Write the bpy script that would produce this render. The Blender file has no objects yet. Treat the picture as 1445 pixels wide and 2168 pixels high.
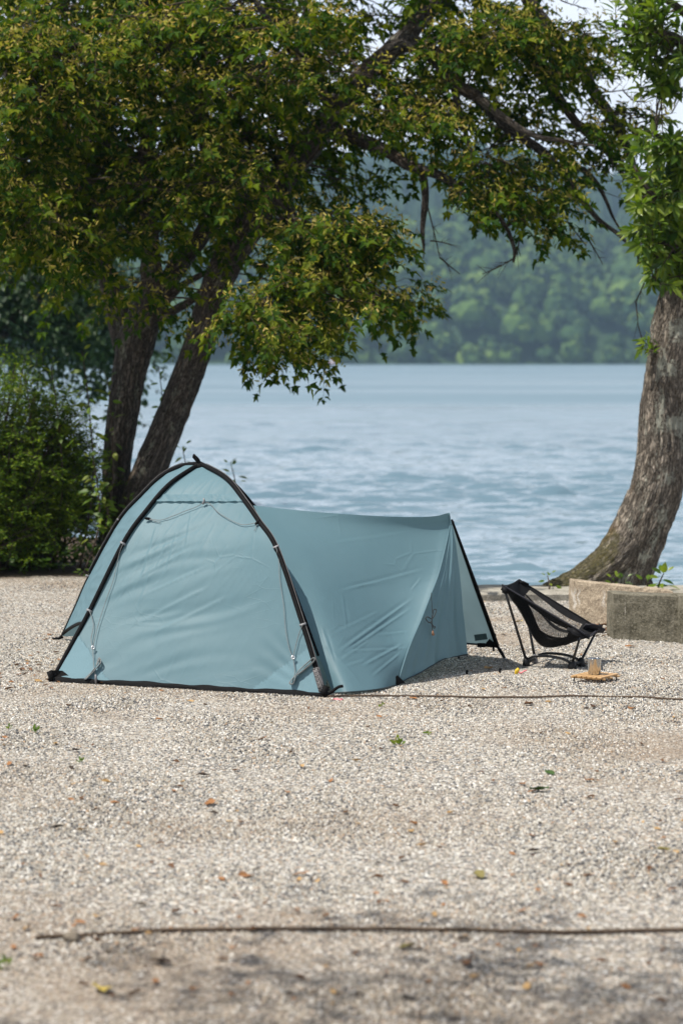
import bpy, bmesh, math, random
import numpy as np
from mathutils import Vector, Matrix, noise as mn

rnd = random.Random(7)
rng = np.random.default_rng(11)
SC = bpy.context.scene
COL = SC.collection
PI = math.pi

# ------------------------------------------------------------------ camera
H = 1.66                      # eye height of the photographer
LENS = 85.0
FP = LENS / 36.0 * 2168       # focal length in photo pixels
CX, CY, HOR = 722.5, 1084.0, 758.0
PITCH = math.atan((CY - HOR) * -1 / FP) * -1
cam = bpy.data.cameras.new('camera')
cam.sensor_fit = 'VERTICAL'; cam.sensor_height = 36.0; cam.sensor_width = 24.0
cam.lens = LENS
cam.clip_start = 0.1; cam.clip_end = 6000
cam.dof.use_dof = True; cam.dof.focus_distance = 12.35; cam.dof.aperture_fstop = 3.1
camo = bpy.data.objects.new('camera', cam); COL.objects.link(camo)
camo.location = (0, 0, H); camo.rotation_euler = (PI / 2 - PITCH, 0, 0)
SC.camera = camo

# ------------------------------------------------------------------ light
SUN_EL = math.radians(62)
SUN_AZ = Vector((-0.975, -0.22)).normalized()         # towards the sun, on the ground plan
TO_SUN = Vector((SUN_AZ.x * math.cos(SUN_EL), SUN_AZ.y * math.cos(SUN_EL), math.sin(SUN_EL)))
sun = bpy.data.lights.new('sun', 'SUN')
sun.energy = 5.0; sun.angle = math.radians(0.55); sun.color = (1.0, 0.945, 0.86)
suno = bpy.data.objects.new('sun', sun); COL.objects.link(suno)
suno.rotation_euler = TO_SUN.to_track_quat('Z', 'Y').to_euler()
suno.location = TO_SUN * 50

world = bpy.data.worlds.new('World'); SC.world = world; world.use_nodes = True
def build_world():
    nt = world.node_tree; N = nt.nodes; L = nt.links
    N.clear()
    out = N.new('ShaderNodeOutputWorld'); bg = N.new('ShaderNodeBackground')
    sky = N.new('ShaderNodeTexSky'); sky.sky_type = 'NISHITA'; sky.sun_disc = False
    sky.sun_elevation = SUN_EL; sky.sun_rotation = math.atan2(SUN_AZ.x, SUN_AZ.y)
    sky.altitude = 700; sky.air_density = 1.0; sky.dust_density = 2.0
    tc = N.new('ShaderNodeTexCoord'); sep = N.new('ShaderNodeSeparateXYZ')
    L.new(tc.outputs['Generated'], sep.inputs[0])
    mp = N.new('ShaderNodeMapping'); mp.inputs['Scale'].default_value = (1.6, 1.6, 5.0)
    L.new(tc.outputs['Generated'], mp.inputs[0])
    nz = N.new('ShaderNodeTexNoise'); nz.inputs['Scale'].default_value = 2.2
    nz.inputs['Detail'].default_value = 6; nz.inputs['Roughness'].default_value = 0.55
    L.new(mp.outputs[0], nz.inputs['Vector'])
    cov = N.new('ShaderNodeMapRange'); cov.inputs[1].default_value = 0.40; cov.inputs[2].default_value = 0.66
    cov.inputs[3].default_value = 0.03; cov.inputs[4].default_value = 0.34; cov.interpolation_type = 'SMOOTHSTEP'
    L.new(nz.outputs[0], cov.inputs[0])
    hz = N.new('ShaderNodeMapRange'); hz.inputs[1].default_value = 0.20; hz.inputs[2].default_value = 0.52
    hz.inputs[3].default_value = 0.80; hz.inputs[4].default_value = 0.0; hz.interpolation_type = 'SMOOTHSTEP'
    L.new(sep.outputs['Z'], hz.inputs[0])
    ad = N.new('ShaderNodeMath'); ad.operation = 'ADD'; ad.use_clamp = True
    L.new(cov.outputs[0], ad.inputs[0]); L.new(hz.outputs[0], ad.inputs[1])
    # soft shading inside the cloud sheet
    nz2 = N.new('ShaderNodeTexNoise'); nz2.inputs['Scale'].default_value = 5; nz2.inputs['Detail'].default_value = 5
    L.new(mp.outputs[0], nz2.inputs['Vector'])
    cr = N.new('ShaderNodeMix'); cr.data_type = 'RGBA'
    cr.inputs['A'].default_value = (9.8, 10.7, 12.6, 1); cr.inputs['B'].default_value = (12.2, 12.6, 13.4, 1)
    mr = N.new('ShaderNodeMapRange'); mr.inputs[1].default_value = 0.35; mr.inputs[2].default_value = 0.62
    L.new(nz2.outputs[0], mr.inputs[0]); L.new(mr.outputs[0], cr.inputs['Factor'])
    mx = N.new('ShaderNodeMix'); mx.data_type = 'RGBA'
    L.new(ad.outputs[0], mx.inputs['Factor']); hs = N.new('ShaderNodeHueSaturation'); hs.inputs['Saturation'].default_value = 0.72; L.new(sky.outputs[0], hs.inputs['Color']); L.new(hs.outputs[0], mx.inputs['A']); L.new(cr.outputs['Result'], mx.inputs['B'])
    L.new(mx.outputs['Result'], bg.inputs[0]); bg.inputs[1].default_value = 0.075
    L.new(bg.outputs[0], out.inputs[0])
build_world()

vs = SC.view_settings
SC.display_settings.display_device = 'sRGB'
vs.view_transform = 'Standard'; vs.look = 'None'; vs.exposure = 0.34; vs.gamma = 1.0; vs.use_curve_mapping = False
SC.cycles.use_denoising = True
SC.cycles.max_bounces = 8; SC.cycles.transparent_max_bounces = 12; SC.cycles.volume_bounces = 0
SC.cycles.caustics_reflective = False; SC.cycles.caustics_refractive = False

# ------------------------------------------------------------------ geometry helpers
_s, _c = math.sin(PITCH), math.cos(PITCH)
def ray(px, py):
    x = (px - CX) / FP; y = -(py - CY) / FP
    return Vector((x, _c + y * _s, -_s + y * _c))
def at(px, py, d):
    """point seen at photo pixel px,py that lies d metres down the beach"""
    r = ray(px, py); k = d / r.y
    return Vector((r.x * k, d, H + r.z * k))
def ground(px, py, z=0.0):
    r = ray(px, py); k = (z - H) / r.z
    return Vector((r.x * k, r.y * k, z))
def on_plane(px, py, a, b):
    """where the pixel's ray meets the upright plane through a and b"""
    r = ray(px, py)
    n = Vector((-(b.y - a.y), b.x - a.x, 0))
    o = Vector((0, 0, H))
    k = (a - o).dot(n) / r.dot(n)
    return o + r * k

def smooth_path(pts, per=6):
    pts = [Vector(p) for p in pts]
    if len(pts) < 3: 
        return [pts[0].lerp(pts[-1], i / per) for i in range(per + 1)]
    P = [pts[0] * 2 - pts[1]] + pts + [pts[-1] * 2 - pts[-2]]
    out = []
    for i in range(1, len(P) - 2):
        for k in range(per):
            t = k / per
            a, b, c, d = P[i - 1], P[i], P[i + 1], P[i + 2]
            out.append(0.5 * ((2 * b) + (c - a) * t + (2 * a - 5 * b + 4 * c - d) * t * t + (3 * b - a - 3 * c + d) * t ** 3))
    out.append(pts[-1])
    return out
def resample(path, n):
    L = [0.0]
    for a, b in zip(path, path[1:]): L.append(L[-1] + (b - a).length)
    out = []; j = 0
    for i in range(n):
        s = L[-1] * i / (n - 1)
        while j < len(L) - 2 and L[j + 1] < s: j += 1
        seg = max(L[j + 1] - L[j], 1e-9)
        out.append(path[j].lerp(path[j + 1], min(1, max(0, (s - L[j]) / seg))))
    return out

class MB:
    def __init__(self): self.v = []; self.f = []; self.m = []; self.uv = None
    def add(self, vs, fs, mi=0):
        o = len(self.v); self.v += [tuple(p) for p in vs]
        for f in fs: self.f.append([i + o for i in f]); self.m.append(mi)
    def tube(self, path, rad, n=8, mi=0, cap=True, flat=None):
        path = [Vector(p) for p in path]; k = len(path)
        if not hasattr(rad, '__len__'): rad = [rad] * k
        vs = []; fs = []
        up = None
        for i, p in enumerate(path):
            t = (path[min(i + 1, k - 1)] - path[max(i - 1, 0)]).normalized()
            if up is None:
                up = Vector((0, 0, 1)) if abs(t.z) < 0.9 else Vector((0, 1, 0))
            a = t.cross(up)
            if a.length < 1e-6: a = t.cross(Vector((1, 0, 0)))
            a.normalize(); b = a.cross(t).normalized(); up = b
            for q in range(n):
                th = 2 * PI * q / n
                vs.append(p + (a * math.cos(th) + b * math.sin(th)) * rad[i])
        for i in range(k - 1):
            for q in range(n):
                q2 = (q + 1) % n
                fs.append((i * n + q, i * n + q2, (i + 1) * n + q2, (i + 1) * n + q))
        if cap:
            fs.append(tuple(range(n - 1, -1, -1))); fs.append(tuple((k - 1) * n + q for q in range(n)))
        self.add(vs, fs, mi)
    def box(self, lo, hi, M=None, mi=0):
        x0, y0, z0 = lo; x1, y1, z1 = hi
        vs = [Vector(p) for p in ((x0, y0, z0), (x1, y0, z0), (x1, y1, z0), (x0, y1, z0), (x0, y0, z1), (x1, y0, z1), (x1, y1, z1), (x0, y1, z1))]
        if M: vs = [M @ p for p in vs]
        self.add(vs, [(0, 3, 2, 1), (4, 5, 6, 7), (0, 1, 5, 4), (1, 2, 6, 5), (2, 3, 7, 6), (3, 0, 4, 7)], mi)
    def ico(self, c, r, sub=1, mi=0, sq=(1, 1, 1)):
        bm = bmesh.new(); bmesh.ops.create_icosphere(bm, subdivisions=sub, radius=1)
        self.add([(c[0] + v.co.x * r * sq[0], c[1] + v.co.y * r * sq[1], c[2] + v.co.z * r * sq[2]) for v in bm.verts],
                 [[v.index for v in f.verts] for f in bm.faces], mi)
        bm.free()
    def build(self, name, mats, parent=None, smooth=True, bevel=0):
        me = bpy.data.meshes.new(name); me.from_pydata(self.v, [], self.f)
        for m in (mats if isinstance(mats, (list, tuple)) else [mats]): me.materials.append(m)
        if any(self.m): me.polygons.foreach_set('material_index', self.m)
        if smooth: me.polygons.foreach_set('use_smooth', [True] * len(me.polygons))
        me.update()
        o = bpy.data.objects.new(name, me); COL.objects.link(o)
        if parent: o.parent = parent; o.matrix_parent_inverse = parent.matrix_basis.inverted()
        if bevel:
            b = o.modifiers.new('bevel', 'BEVEL'); b.width = bevel; b.segments = 2; b.limit_method = 'ANGLE'
        return o
def empty(name, loc, label=None, cat=None, group=None):
    o = bpy.data.objects.new(name, None); COL.objects.link(o); o.location = loc; o.empty_display_size = 0.1
    return tag(o, label, cat, group)
def tag(o, label=None, cat=None, group=None, kind=None):
    if label: o['label'] = label
    if cat: o['category'] = cat
    if group: o['group'] = group
    if kind: o['kind'] = kind
    return o
def rebase(o, p):
    """move a mesh object's origin to p without moving its shape"""
    p = Vector(p); o.data.transform(Matrix.Translation(-p)); o.location = p
    return o
def np_mesh(name, V, F, mats, parent=None, smooth=False, attrs=None, midx=None):
    """V (n,3), F (m,3 or 4)"""
    me = bpy.data.meshes.new(name)
    V = np.ascontiguousarray(V, dtype=np.float32); F = np.ascontiguousarray(F, dtype=np.int32)
    k = F.shape[1]
    me.vertices.add(len(V)); me.vertices.foreach_set('co', V.ravel())
    me.loops.add(F.size); me.loops.foreach_set('vertex_index', F.ravel())
    me.polygons.add(len(F)); me.polygons.foreach_set('loop_start', np.arange(0, F.size, k, dtype=np.int32))
    me.polygons.foreach_set('use_smooth', np.full(len(F), smooth))
    for m in (mats if isinstance(mats, (list, tuple)) else [mats]): me.materials.append(m)
    if midx is not None: me.polygons.foreach_set('material_index', np.asarray(midx, dtype=np.int32))
    for nm, val in (attrs or {}).items():
        a = me.attributes.new(nm, 'FLOAT_VECTOR' if val.ndim == 2 else 'FLOAT', 'POINT')
        a.data.foreach_set('vector' if val.ndim == 2 else 'value', np.ascontiguousarray(val, dtype=np.float32).ravel())
    me.update(calc_edges=True); me.validate()
    o = bpy.data.objects.new(name, me); COL.objects.link(o)
    if parent: o.parent = parent; o.matrix_parent_inverse = parent.matrix_basis.inverted()
    return o
def scatter(tv, tf, pos, R, sc):
    """copies of a template (tv, tf) at pos, turned by R (m,3,3; columns = axes), scaled"""
    tv = np.asarray(tv, float); tf = np.asarray(tf, int)
    V = np.einsum('mij,nj->mni', R, tv) * np.asarray(sc)[:, None, None] + np.asarray(pos)[:, None, :]
    F = tf[None] + (np.arange(len(pos)) * len(tv))[:, None, None]
    return V.reshape(-1, 3), F.reshape(-1, tf.shape[1])
def unit(a): return a / np.maximum(np.linalg.norm(a, axis=-1, keepdims=True), 1e-9)
def frame(d, up):
    """rotation with x along d, z near up"""
    d = unit(d); y = unit(np.cross(up, d)); z = np.cross(d, y)
    return np.stack([d, y, z], axis=-1)
def to_px(p):
    """photo pixel of world points (n,3)"""
    p = np.asarray(p, float); x = p[:, 0]; y = p[:, 1]; z = p[:, 2] - H
    f = y * _c - z * _s; u = y * _s + z * _c
    return CX + FP * x / f, CY - FP * u / f

# ------------------------------------------------------------------ material helpers
class NT:
    def __init__(self, name):
        self.m = bpy.data.materials.new(name); self.m.use_nodes = True
        self.t = self.m.node_tree; self.t.nodes.clear()
        self.out = self.t.nodes.new('ShaderNodeOutputMaterial')
    def n(self, typ, **kw):
        nd = self.t.nodes.new('ShaderNode' + typ)
        for k, v in kw.items():
            if k in ('op',): nd.operation = v
            elif hasattr(nd, k): setattr(nd, k, v)
        return nd
    def link(self, a, b): self.t.links.new(a, b)
    def setin(self, nd, key, v):
        s = nd.inputs[key]
        if hasattr(v, 'is_output') or isinstance(v, bpy.types.NodeSocket): self.link(v, s)
        else:
            if isinstance(v, (tuple, list)) and len(v) == 3 and s.type == 'RGBA': v = (*v, 1)
            s.default_value = v
    def coord(self, kind='Object'): return self.n('TexCoord').outputs[kind]
    def attr(self, name):
        a = self.n('Attribute'); a.attribute_name = name; return a
    def map(self, vec, scale=(1, 1, 1), loc=(0, 0, 0), rot=(0, 0, 0)):
        m = self.n('Mapping'); self.link(vec, m.inputs[0])
        m.inputs['Scale'].default_value = scale; m.inputs['Location'].default_value = loc; m.inputs['Rotation'].default_value = rot
        return m.outputs[0]
    def noise(self, vec, scale=5, detail=4, rough=0.5, dist=0.0):
        n = self.n('TexNoise'); self.link(vec, n.inputs['Vector'])
        n.inputs['Scale'].default_value = scale; n.inputs['Detail'].default_value = detail
        n.inputs['Roughness'].default_value = rough; n.inputs['Distortion'].default_value = dist
        return n.outputs[0]
    def voro(self, vec, scale=5, feature='F1', rand=1.0):
        n = self.n('TexVoronoi'); n.feature = feature; self.link(vec, n.inputs['Vector'])
        n.inputs['Scale'].default_value = scale; n.inputs['Randomness'].default_value = rand
        return n
    def ramp(self, fac, stops, interp='LINEAR'):
        r = self.n('ValToRGB'); self.link(fac, r.inputs[0]); e = r.color_ramp.elements; r.color_ramp.interpolation = interp
        while len(e) < len(stops): e.new(0.5)
        for el, (p, c) in zip(e, stops):
            el.position = p; el.color = (*c, 1) if len(c) == 3 else c
        return r.outputs[0]
    def rng(self, v, a, b, c=0.0, d=1.0, smooth=True):
        m = self.n('MapRange'); self.link(v, m.inputs[0])
        if smooth: m.interpolation_type = 'SMOOTHSTEP'
        for i, x in zip((1, 2, 3, 4), (a, b, c, d)): m.inputs[i].default_value = x
        return m.outputs[0]
    def math(self, op, a, b=0.0, clamp=False):
        m = self.n('Math'); m.operation = op; m.use_clamp = clamp
        for i, x in enumerate((a, b)):
            if isinstance(x, bpy.types.NodeSocket): self.link(x, m.inputs[i])
            else: m.inputs[i].default_value = x
        return m.outputs[0]
    def mix(self, fac, a, b, blend='MIX'):
        m = self.n('Mix'); m.data_type = 'RGBA'; m.blend_type = blend
        self.setin(m, 'Factor', fac); 
        for k, x in (('A', a), ('B', b)):
            s = [i for i in m.inputs if i.name == k and i.type == 'RGBA'][0]
            if isinstance(x, bpy.types.NodeSocket): self.link(x, s)
            else: s.default_value = (*x, 1) if len(x) == 3 else x
        return [o for o in m.outputs if o.type == 'RGBA'][0]
    def bump(self, h, strength=0.3, dist=0.02, normal=None):
        b = self.n('Bump'); self.link(h, b.inputs['Height']); b.inputs['Strength'].default_value = strength
        b.inputs['Distance'].default_value = dist
        if normal: self.link(normal, b.inputs['Normal'])
        return b.outputs[0]
    def principled(self, color, rough=0.6, spec=0.5, metal=0.0, normal=None, **kw):
        p = self.n('BsdfPrincipled'); self.setin(p, 'Base Color', color); self.setin(p, 'Roughness', rough)
        self.setin(p, 'Specular IOR Level', spec); self.setin(p, 'Metallic', metal)
        if normal: self.link(normal, p.inputs['Normal'])
        for k, v in kw.items(): self.setin(p, k, v)
        return p.outputs[0]
    def mixsh(self, fac, a, b):
        m = self.n('MixShader'); self.setin(m, 0, fac); self.link(a, m.inputs[1]); self.link(b, m.inputs[2]); return m.outputs[0]
    def done(self, sh): self.link(sh, self.out.inputs['Surface']); return self.m
    @property
    def island(self): return self.n('NewGeometry').outputs['Random Per Island']

def plain(name, col, rough=0.6, spec=0.4, metal=0.0, vary=0.15, scale=30, bump=0.0):
    T = NT(name); c = T.coord()
    nz = T.noise(c, scale, 5)
    dark = tuple(x * (1 - vary) for x in col); lite = tuple(min(1, x * (1 + vary)) for x in col)
    co = T.ramp(nz, [(0.3, dark), (0.7, lite)])
    nrm = T.bump(T.noise(c, scale * 4, 3), bump, 0.004) if bump else None
    return T.done(T.principled(co, rough, spec, metal, nrm))

def leaf_mat(name, stops, rough=0.42, spec=0.45, trans=0.35, ttint=(1.25, 1.35, 0.5), source='island'):
    T = NT(name)
    r = T.island if source == 'island' else T.n('ObjectInfo').outputs['Random']
    col = T.ramp(r, stops)
    nz = T.noise(T.coord('Object'), 1.7, 3)
    col = T.mix(T.rng(nz, 0.3, 0.7, 0.0, 0.35), col, tuple(x * 0.62 for x in stops[0][1]))
    p = T.principled(col, rough, spec)
    t = T.n('BsdfTranslucent'); tc = T.mix(1.0, col, ttint, 'MULTIPLY'); T.link(tc, t.inputs[0])
    return T.done(T.mixsh(trans, p, t.outputs[0]))

def gravel_palette(T, r):
    return T.ramp(r, [(0.0, (0.04, 0.046, 0.056)), (0.15, (0.10, 0.108, 0.122)), (0.26, (0.23, 0.228, 0.218)), (0.34, (0.37, 0.337, 0.28)),
                      (0.50, (0.475, 0.44, 0.375)), (0.62, (0.29, 0.245, 0.18)), (0.69, (0.53, 0.505, 0.45)), (0.84, (0.69, 0.67, 0.62)),
                      (0.92, (0.42, 0.265, 0.145)), (0.955, (0.86, 0.845, 0.80))])
def mat_ground():
    T = NT('gravel bed'); c = T.coord()
    v = T.voro(c, 95); v2 = T.voro(c, 160)
    cell = T.n('SeparateColor'); T.link(v.outputs['Color'], cell.inputs[0])
    stone = gravel_palette(T, cell.outputs[0])
    stone = T.mix(T.rng(v.outputs['Distance'], 0.35, 0.8, 0, 0.75), stone, (0.12, 0.105, 0.09))
    big = T.noise(c, 0.55, 5, 0.6)
    stone = T.mix(T.rng(big, 0.45, 0.66, 0, 0.65), stone, (0.235, 0.175, 0.12))
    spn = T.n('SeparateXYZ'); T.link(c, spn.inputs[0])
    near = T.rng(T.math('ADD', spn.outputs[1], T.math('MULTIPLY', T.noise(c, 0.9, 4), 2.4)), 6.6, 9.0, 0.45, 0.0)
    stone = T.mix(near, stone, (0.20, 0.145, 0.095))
    # bare soil under the shrubs, past the edge of the gravel
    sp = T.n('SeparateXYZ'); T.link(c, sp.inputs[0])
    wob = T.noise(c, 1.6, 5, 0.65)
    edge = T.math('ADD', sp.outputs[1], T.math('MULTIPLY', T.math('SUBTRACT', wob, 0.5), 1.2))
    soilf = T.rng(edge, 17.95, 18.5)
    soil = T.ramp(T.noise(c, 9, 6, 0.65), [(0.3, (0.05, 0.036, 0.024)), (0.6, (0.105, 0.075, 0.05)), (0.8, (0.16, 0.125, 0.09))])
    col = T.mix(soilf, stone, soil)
    n1 = T.bump(T.math('MULTIPLY', v.outputs['Distance'], -1), 0.9, 0.006)
    return T.done(T.principled(col, 0.85, 0.25, 0, n1))
def mat_pebble():
    T = NT('pebbles'); r = T.n('ObjectInfo').outputs['Random']
    col = gravel_palette(T, r)
    c = T.coord()
    col = T.mix(T.rng(T.noise(c, 3.0, 3), 0.35, 0.75, 0, 0.35), col, (0.30, 0.27, 0.23))
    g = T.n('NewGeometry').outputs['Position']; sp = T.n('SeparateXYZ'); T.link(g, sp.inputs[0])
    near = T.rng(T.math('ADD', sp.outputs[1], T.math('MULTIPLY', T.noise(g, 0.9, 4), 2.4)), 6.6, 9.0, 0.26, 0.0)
    brown_tint = T.math('ADD', near, T.rng(T.noise(g, 0.55, 5, 0.6), 0.48, 0.68, 0, 0.15))  # random dusty patches, plus a brown that grows towards the near end
    col = T.mix(brown_tint, col, (0.25, 0.185, 0.125))
    return T.done(T.principled(col, 0.8, 0.2))

def mat_bark(name, base, dark, lite, moss=0.0, lichen=0.3, fur=1.0, lich_col=(0.36, 0.38, 0.29)):
    T = NT(name); a = T.attr('bk').outputs['Vector']; c = T.coord()
    w = T.map(a, (34 * fur, 34 * fur, 6.5 * fur))
    n1 = T.noise(w, 1.0, 5, 0.6, 0.6)
    f1 = T.math('ABSOLUTE', T.math('SUBTRACT', T.noise(T.map(a, (24 * fur, 24 * fur, 3.6 * fur)), 1.0, 4, 0.6, 0.5), 0.5))
    f2 = T.math('ABSOLUTE', T.math('SUBTRACT', T.noise(T.map(a, (46 * fur, 46 * fur, 10 * fur), (3, 8, 2)), 1.0, 4, 0.6, 0.4), 0.5))
    groove = T.math('MULTIPLY', T.rng(f1, 0.0, 0.075), T.math('ADD', 0.15, T.math('MULTIPLY', T.rng(f2, 0.0, 0.075), 0.85)))
    fine = T.noise(T.map(a, (120, 120, 45)), 1.0, 4, 0.6)
    col = T.ramp(n1, [(0.3, dark), (0.52, base), (0.75, lite)])
    col = T.mix(T.math('SUBTRACT', 1.0, groove), col, tuple(x * 0.45 for x in dark))
    col = T.mix(T.rng(fine, 0.35, 0.75, 0, 0.35), col, lite)
    lp = T.math('ADD', T.noise(T.map(a, (7, 7, 2.2)), 1.0, 6, 0.72), T.math('MULTIPLY', T.math('SUBTRACT', fine, 0.5), 0.35))
    col = T.mix(T.math('MULTIPLY', T.rng(lp, 0.56, 0.66), lichen), col, lich_col)
    warm = T.noise(T.map(a, (5, 5, 1.7), (3, 1, 7)), 1.0, 5, 0.6)
    col = T.mix(T.rng(warm, 0.58, 0.72, 0, 0.5), col, (0.19, 0.115, 0.05))
    la = T.attr('lichen').outputs['Fac']
    col = T.mix(T.math('MULTIPLY', T.rng(T.math('ADD', la, T.math('MULTIPLY', T.math('SUBTRACT', T.noise(c, 38, 6, 0.75), 0.5), 2.6)), 0.42, 0.75), 0.75), col, lich_col)
    if moss:
        ms = T.attr('moss').outputs['Fac']
        mf = T.rng(T.math('ADD', ms, T.math('MULTIPLY', T.math('SUBTRACT', T.noise(c, 14, 5, 0.7), 0.5), 1.3)), 0.42, 0.72, 0, moss)
        col = T.mix(mf, col, T.ramp(T.noise(c, 60, 3), [(0.3, (0.04, 0.042, 0.012)), (0.7, (0.135, 0.12, 0.032))]))
    h = T.math('ADD', T.math('MULTIPLY', groove, 0.9), T.math('ADD', T.math('MULTIPLY', n1, 0.8), T.math('MULTIPLY', fine, 0.35)))
    return T.done(T.principled(col, 0.9, 0.2, 0, T.bump(h, 1.0, 0.016)))

def mat_fabric(double=False):
    T = NT('blue green ripstop nylon'); uv = T.n('UVMap').outputs[0]
    nz = T.noise(uv, 3.0, 4)
    col = T.ramp(nz, [(0.3, (0.150, 0.268, 0.316)), (0.7, (0.167, 0.286, 0.333))])
    # sharp packing creases: thin broken lines, two families
    v1 = T.voro(T.map(uv, (1, 1, 1), rot=(0, 0, 0.5)), 5.0, 'DISTANCE_TO_EDGE')
    v2 = T.voro(T.map(uv, (1.0, 2.2, 1), (4.2, 1.3, 0), (0, 0, -0.35)), 9.0, 'DISTANCE_TO_EDGE')
    l1 = T.math('MULTIPLY', T.rng(v1.outputs['Distance'], 0.0, 0.035, 1, 0), T.rng(T.noise(uv, 2.3, 3), 0.46, 0.66))
    l2 = T.math('MULTIPLY', T.rng(v2.outputs['Distance'], 0.0, 0.05, 1, 0), T.rng(T.noise(T.map(uv, loc=(7, 3, 0)), 2.9, 3), 0.5, 0.7))
    soft = T.noise(T.map(uv, (4.2, 1.6, 1), rot=(0, 0, 1.2)), 3.0, 4, 0.55)
    h = T.math('ADD', T.math('MULTIPLY', l1, 0.5), T.math('ADD', T.math('MULTIPLY', l2, 0.35), T.math('MULTIPLY', soft, 1.4)))
    nrm = T.bump(h, 0.36, 0.005)
    p = T.principled(col, 0.52, 0.30, 0, nrm)
    t = T.n('BsdfTranslucent'); t.inputs[0].default_value = (0.30, 0.425, 0.45, 1)
    return T.done(T.mixsh(0.39 if not double else 0.14, p, t.outputs[0]))

def mat_concrete(name, a, b, streak=0.4, drips=False):
    T = NT(name); c = T.coord()
    n1 = T.noise(c, 13, 8, 0.72); n2 = T.noise(c, 70, 5, 0.65)
    col = T.ramp(n1, [(0.34, tuple(x * .72 for x in a)), (0.66, tuple(x * 1.12 for x in b))])
    drip = T.noise(T.map(c, (11, 11, 2.0)), 1.0, 5, 0.6)
    col = T.mix(T.rng(drip, 0.50, 0.72, 0, streak), col, tuple(x * 0.42 for x in a))
    lime = T.noise(T.map(c, (16, 16, 3.0), (5, 2, 1)), 1.0, 4, 0.6, 1.2)
    col = T.mix(T.rng(lime, 0.655, 0.70, 0, 0.6), col, (0.52, 0.48, 0.42))
    if drips:      # white lime runs near the left end of this slab
        s3 = T.n('SeparateXYZ'); T.link(c, s3.inputs[0]); wob = T.math('MULTIPLY', T.math('SUBTRACT', T.noise(T.map(c, (9, 9, 14)), 1.0, 4, 0.6), 0.5), 0.07)
        for x0, w, lo in ((-0.262, 0.012, 0.06), (-0.235, 0.009, 0.09), (-0.10, 0.010, 0.10)):
            dx = T.math('ABSOLUTE', T.math('ADD', T.math('SUBTRACT', s3.outputs[0], x0), wob))
            mk = T.math('MULTIPLY', T.rng(dx, w * .4, w, 1, 0), T.math('MULTIPLY', T.rng(s3.outputs[2], lo, lo + .05), T.rng(s3.outputs[2], .17, .23, 1, 0)))
            col = T.mix(T.math('MULTIPLY', mk, 0.75), col, (0.66, 0.62, 0.56))
    pit = T.voro(c, 62); hole = T.rng(pit.outputs['Distance'], 0.10, 0.2, 1, 0)
    some = T.rng(T.noise(c, 17, 2), 0.52, 0.6); hole = T.math('MULTIPLY', hole, some)
    col = T.mix(T.math('MULTIPLY', hole, 0.8), col, (0.03, 0.027, 0.022))
    n4 = T.noise(c, 190, 3, 0.7)
    col = T.mix(T.rng(n4, 0.50, 0.62, 0, 0.55), col, tuple(x * .40 for x in a))
    col = T.mix(T.rng(n2, 0.45, 0.7, 0, 0.55), col, tuple(min(1, x * 1.5) for x in b))
    h = T.math('ADD', T.math('MULTIPLY', n2, 0.6), T.math('MULTIPLY', hole, -1.2))
    return T.done(T.principled(col, 0.92, 0.2, 0, T.bump(h, 1.0, 0.012)))

def mat_mesh_net():
    T = NT('black net'); 
    d = T.principled((0.012, 0.012, 0.013), 0.6, 0.2)
    t = T.n('BsdfTransparent')
    uv = T.n('UVMap').outputs[0]; ck = T.n('TexChecker'); T.link(T.map(uv, (1, 1, 1)), ck.inputs[0]); ck.inputs['Scale'].default_value = 260
    f = T.rng(ck.outputs['Fac'], 0, 1, 0.30, 0.56, False)
    return T.done(T.mixsh(f, t.outputs[0], d))

def mat_water():
    T = NT('lake water'); c = T.coord()
    n1 = T.noise(T.map(c, (0.6, 1.0, 1), rot=(0, 0, .25)), 2.3, 3, 0.5, 0.4)
    n1 = T.math('SUBTRACT', 1.0, T.math('MULTIPLY', T.math('ABSOLUTE', T.math('SUBTRACT', n1, 0.5)), 3.0))
    n2 = T.noise(T.map(c, (0.8, 1.25, 1), rot=(0, 0, -.2)), 7.0, 3, 0.5)
    n3 = T.noise(T.map(c, (0.5, 0.8, 1)), 0.22, 3, 0.5)
    h = T.math('ADD', T.math("MULTIPLY", n1, 0.02), T.math('ADD', T.math('MULTIPLY', n2, 0.006), T.math('MULTIPLY', n3, 0.06)))
    nrm = T.bump(h, 1.0, 1.0)
    col = T.ramp(T.noise(c, 0.03, 3), [(0.3, (0.105, 0.175, 0.220)), (0.7, (0.128, 0.203, 0.250))])
    sp = T.n('SeparateXYZ'); T.link(c, sp.inputs[0])
    wind = T.noise(T.map(c, (0.010, 0.055, 1)), 1.0, 4, 0.65)
    rough = T.math('MULTIPLY', T.rng(sp.outputs[1], 30, 130, 0.05, 0.40), T.rng(wind, 0.3, 0.7, 0.55, 1.35))
    return T.done(T.principled(col, rough, T.rng(sp.outputs[1], 20, 120, 0.9, 1.0), 0, nrm, IOR=1.333))

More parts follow.
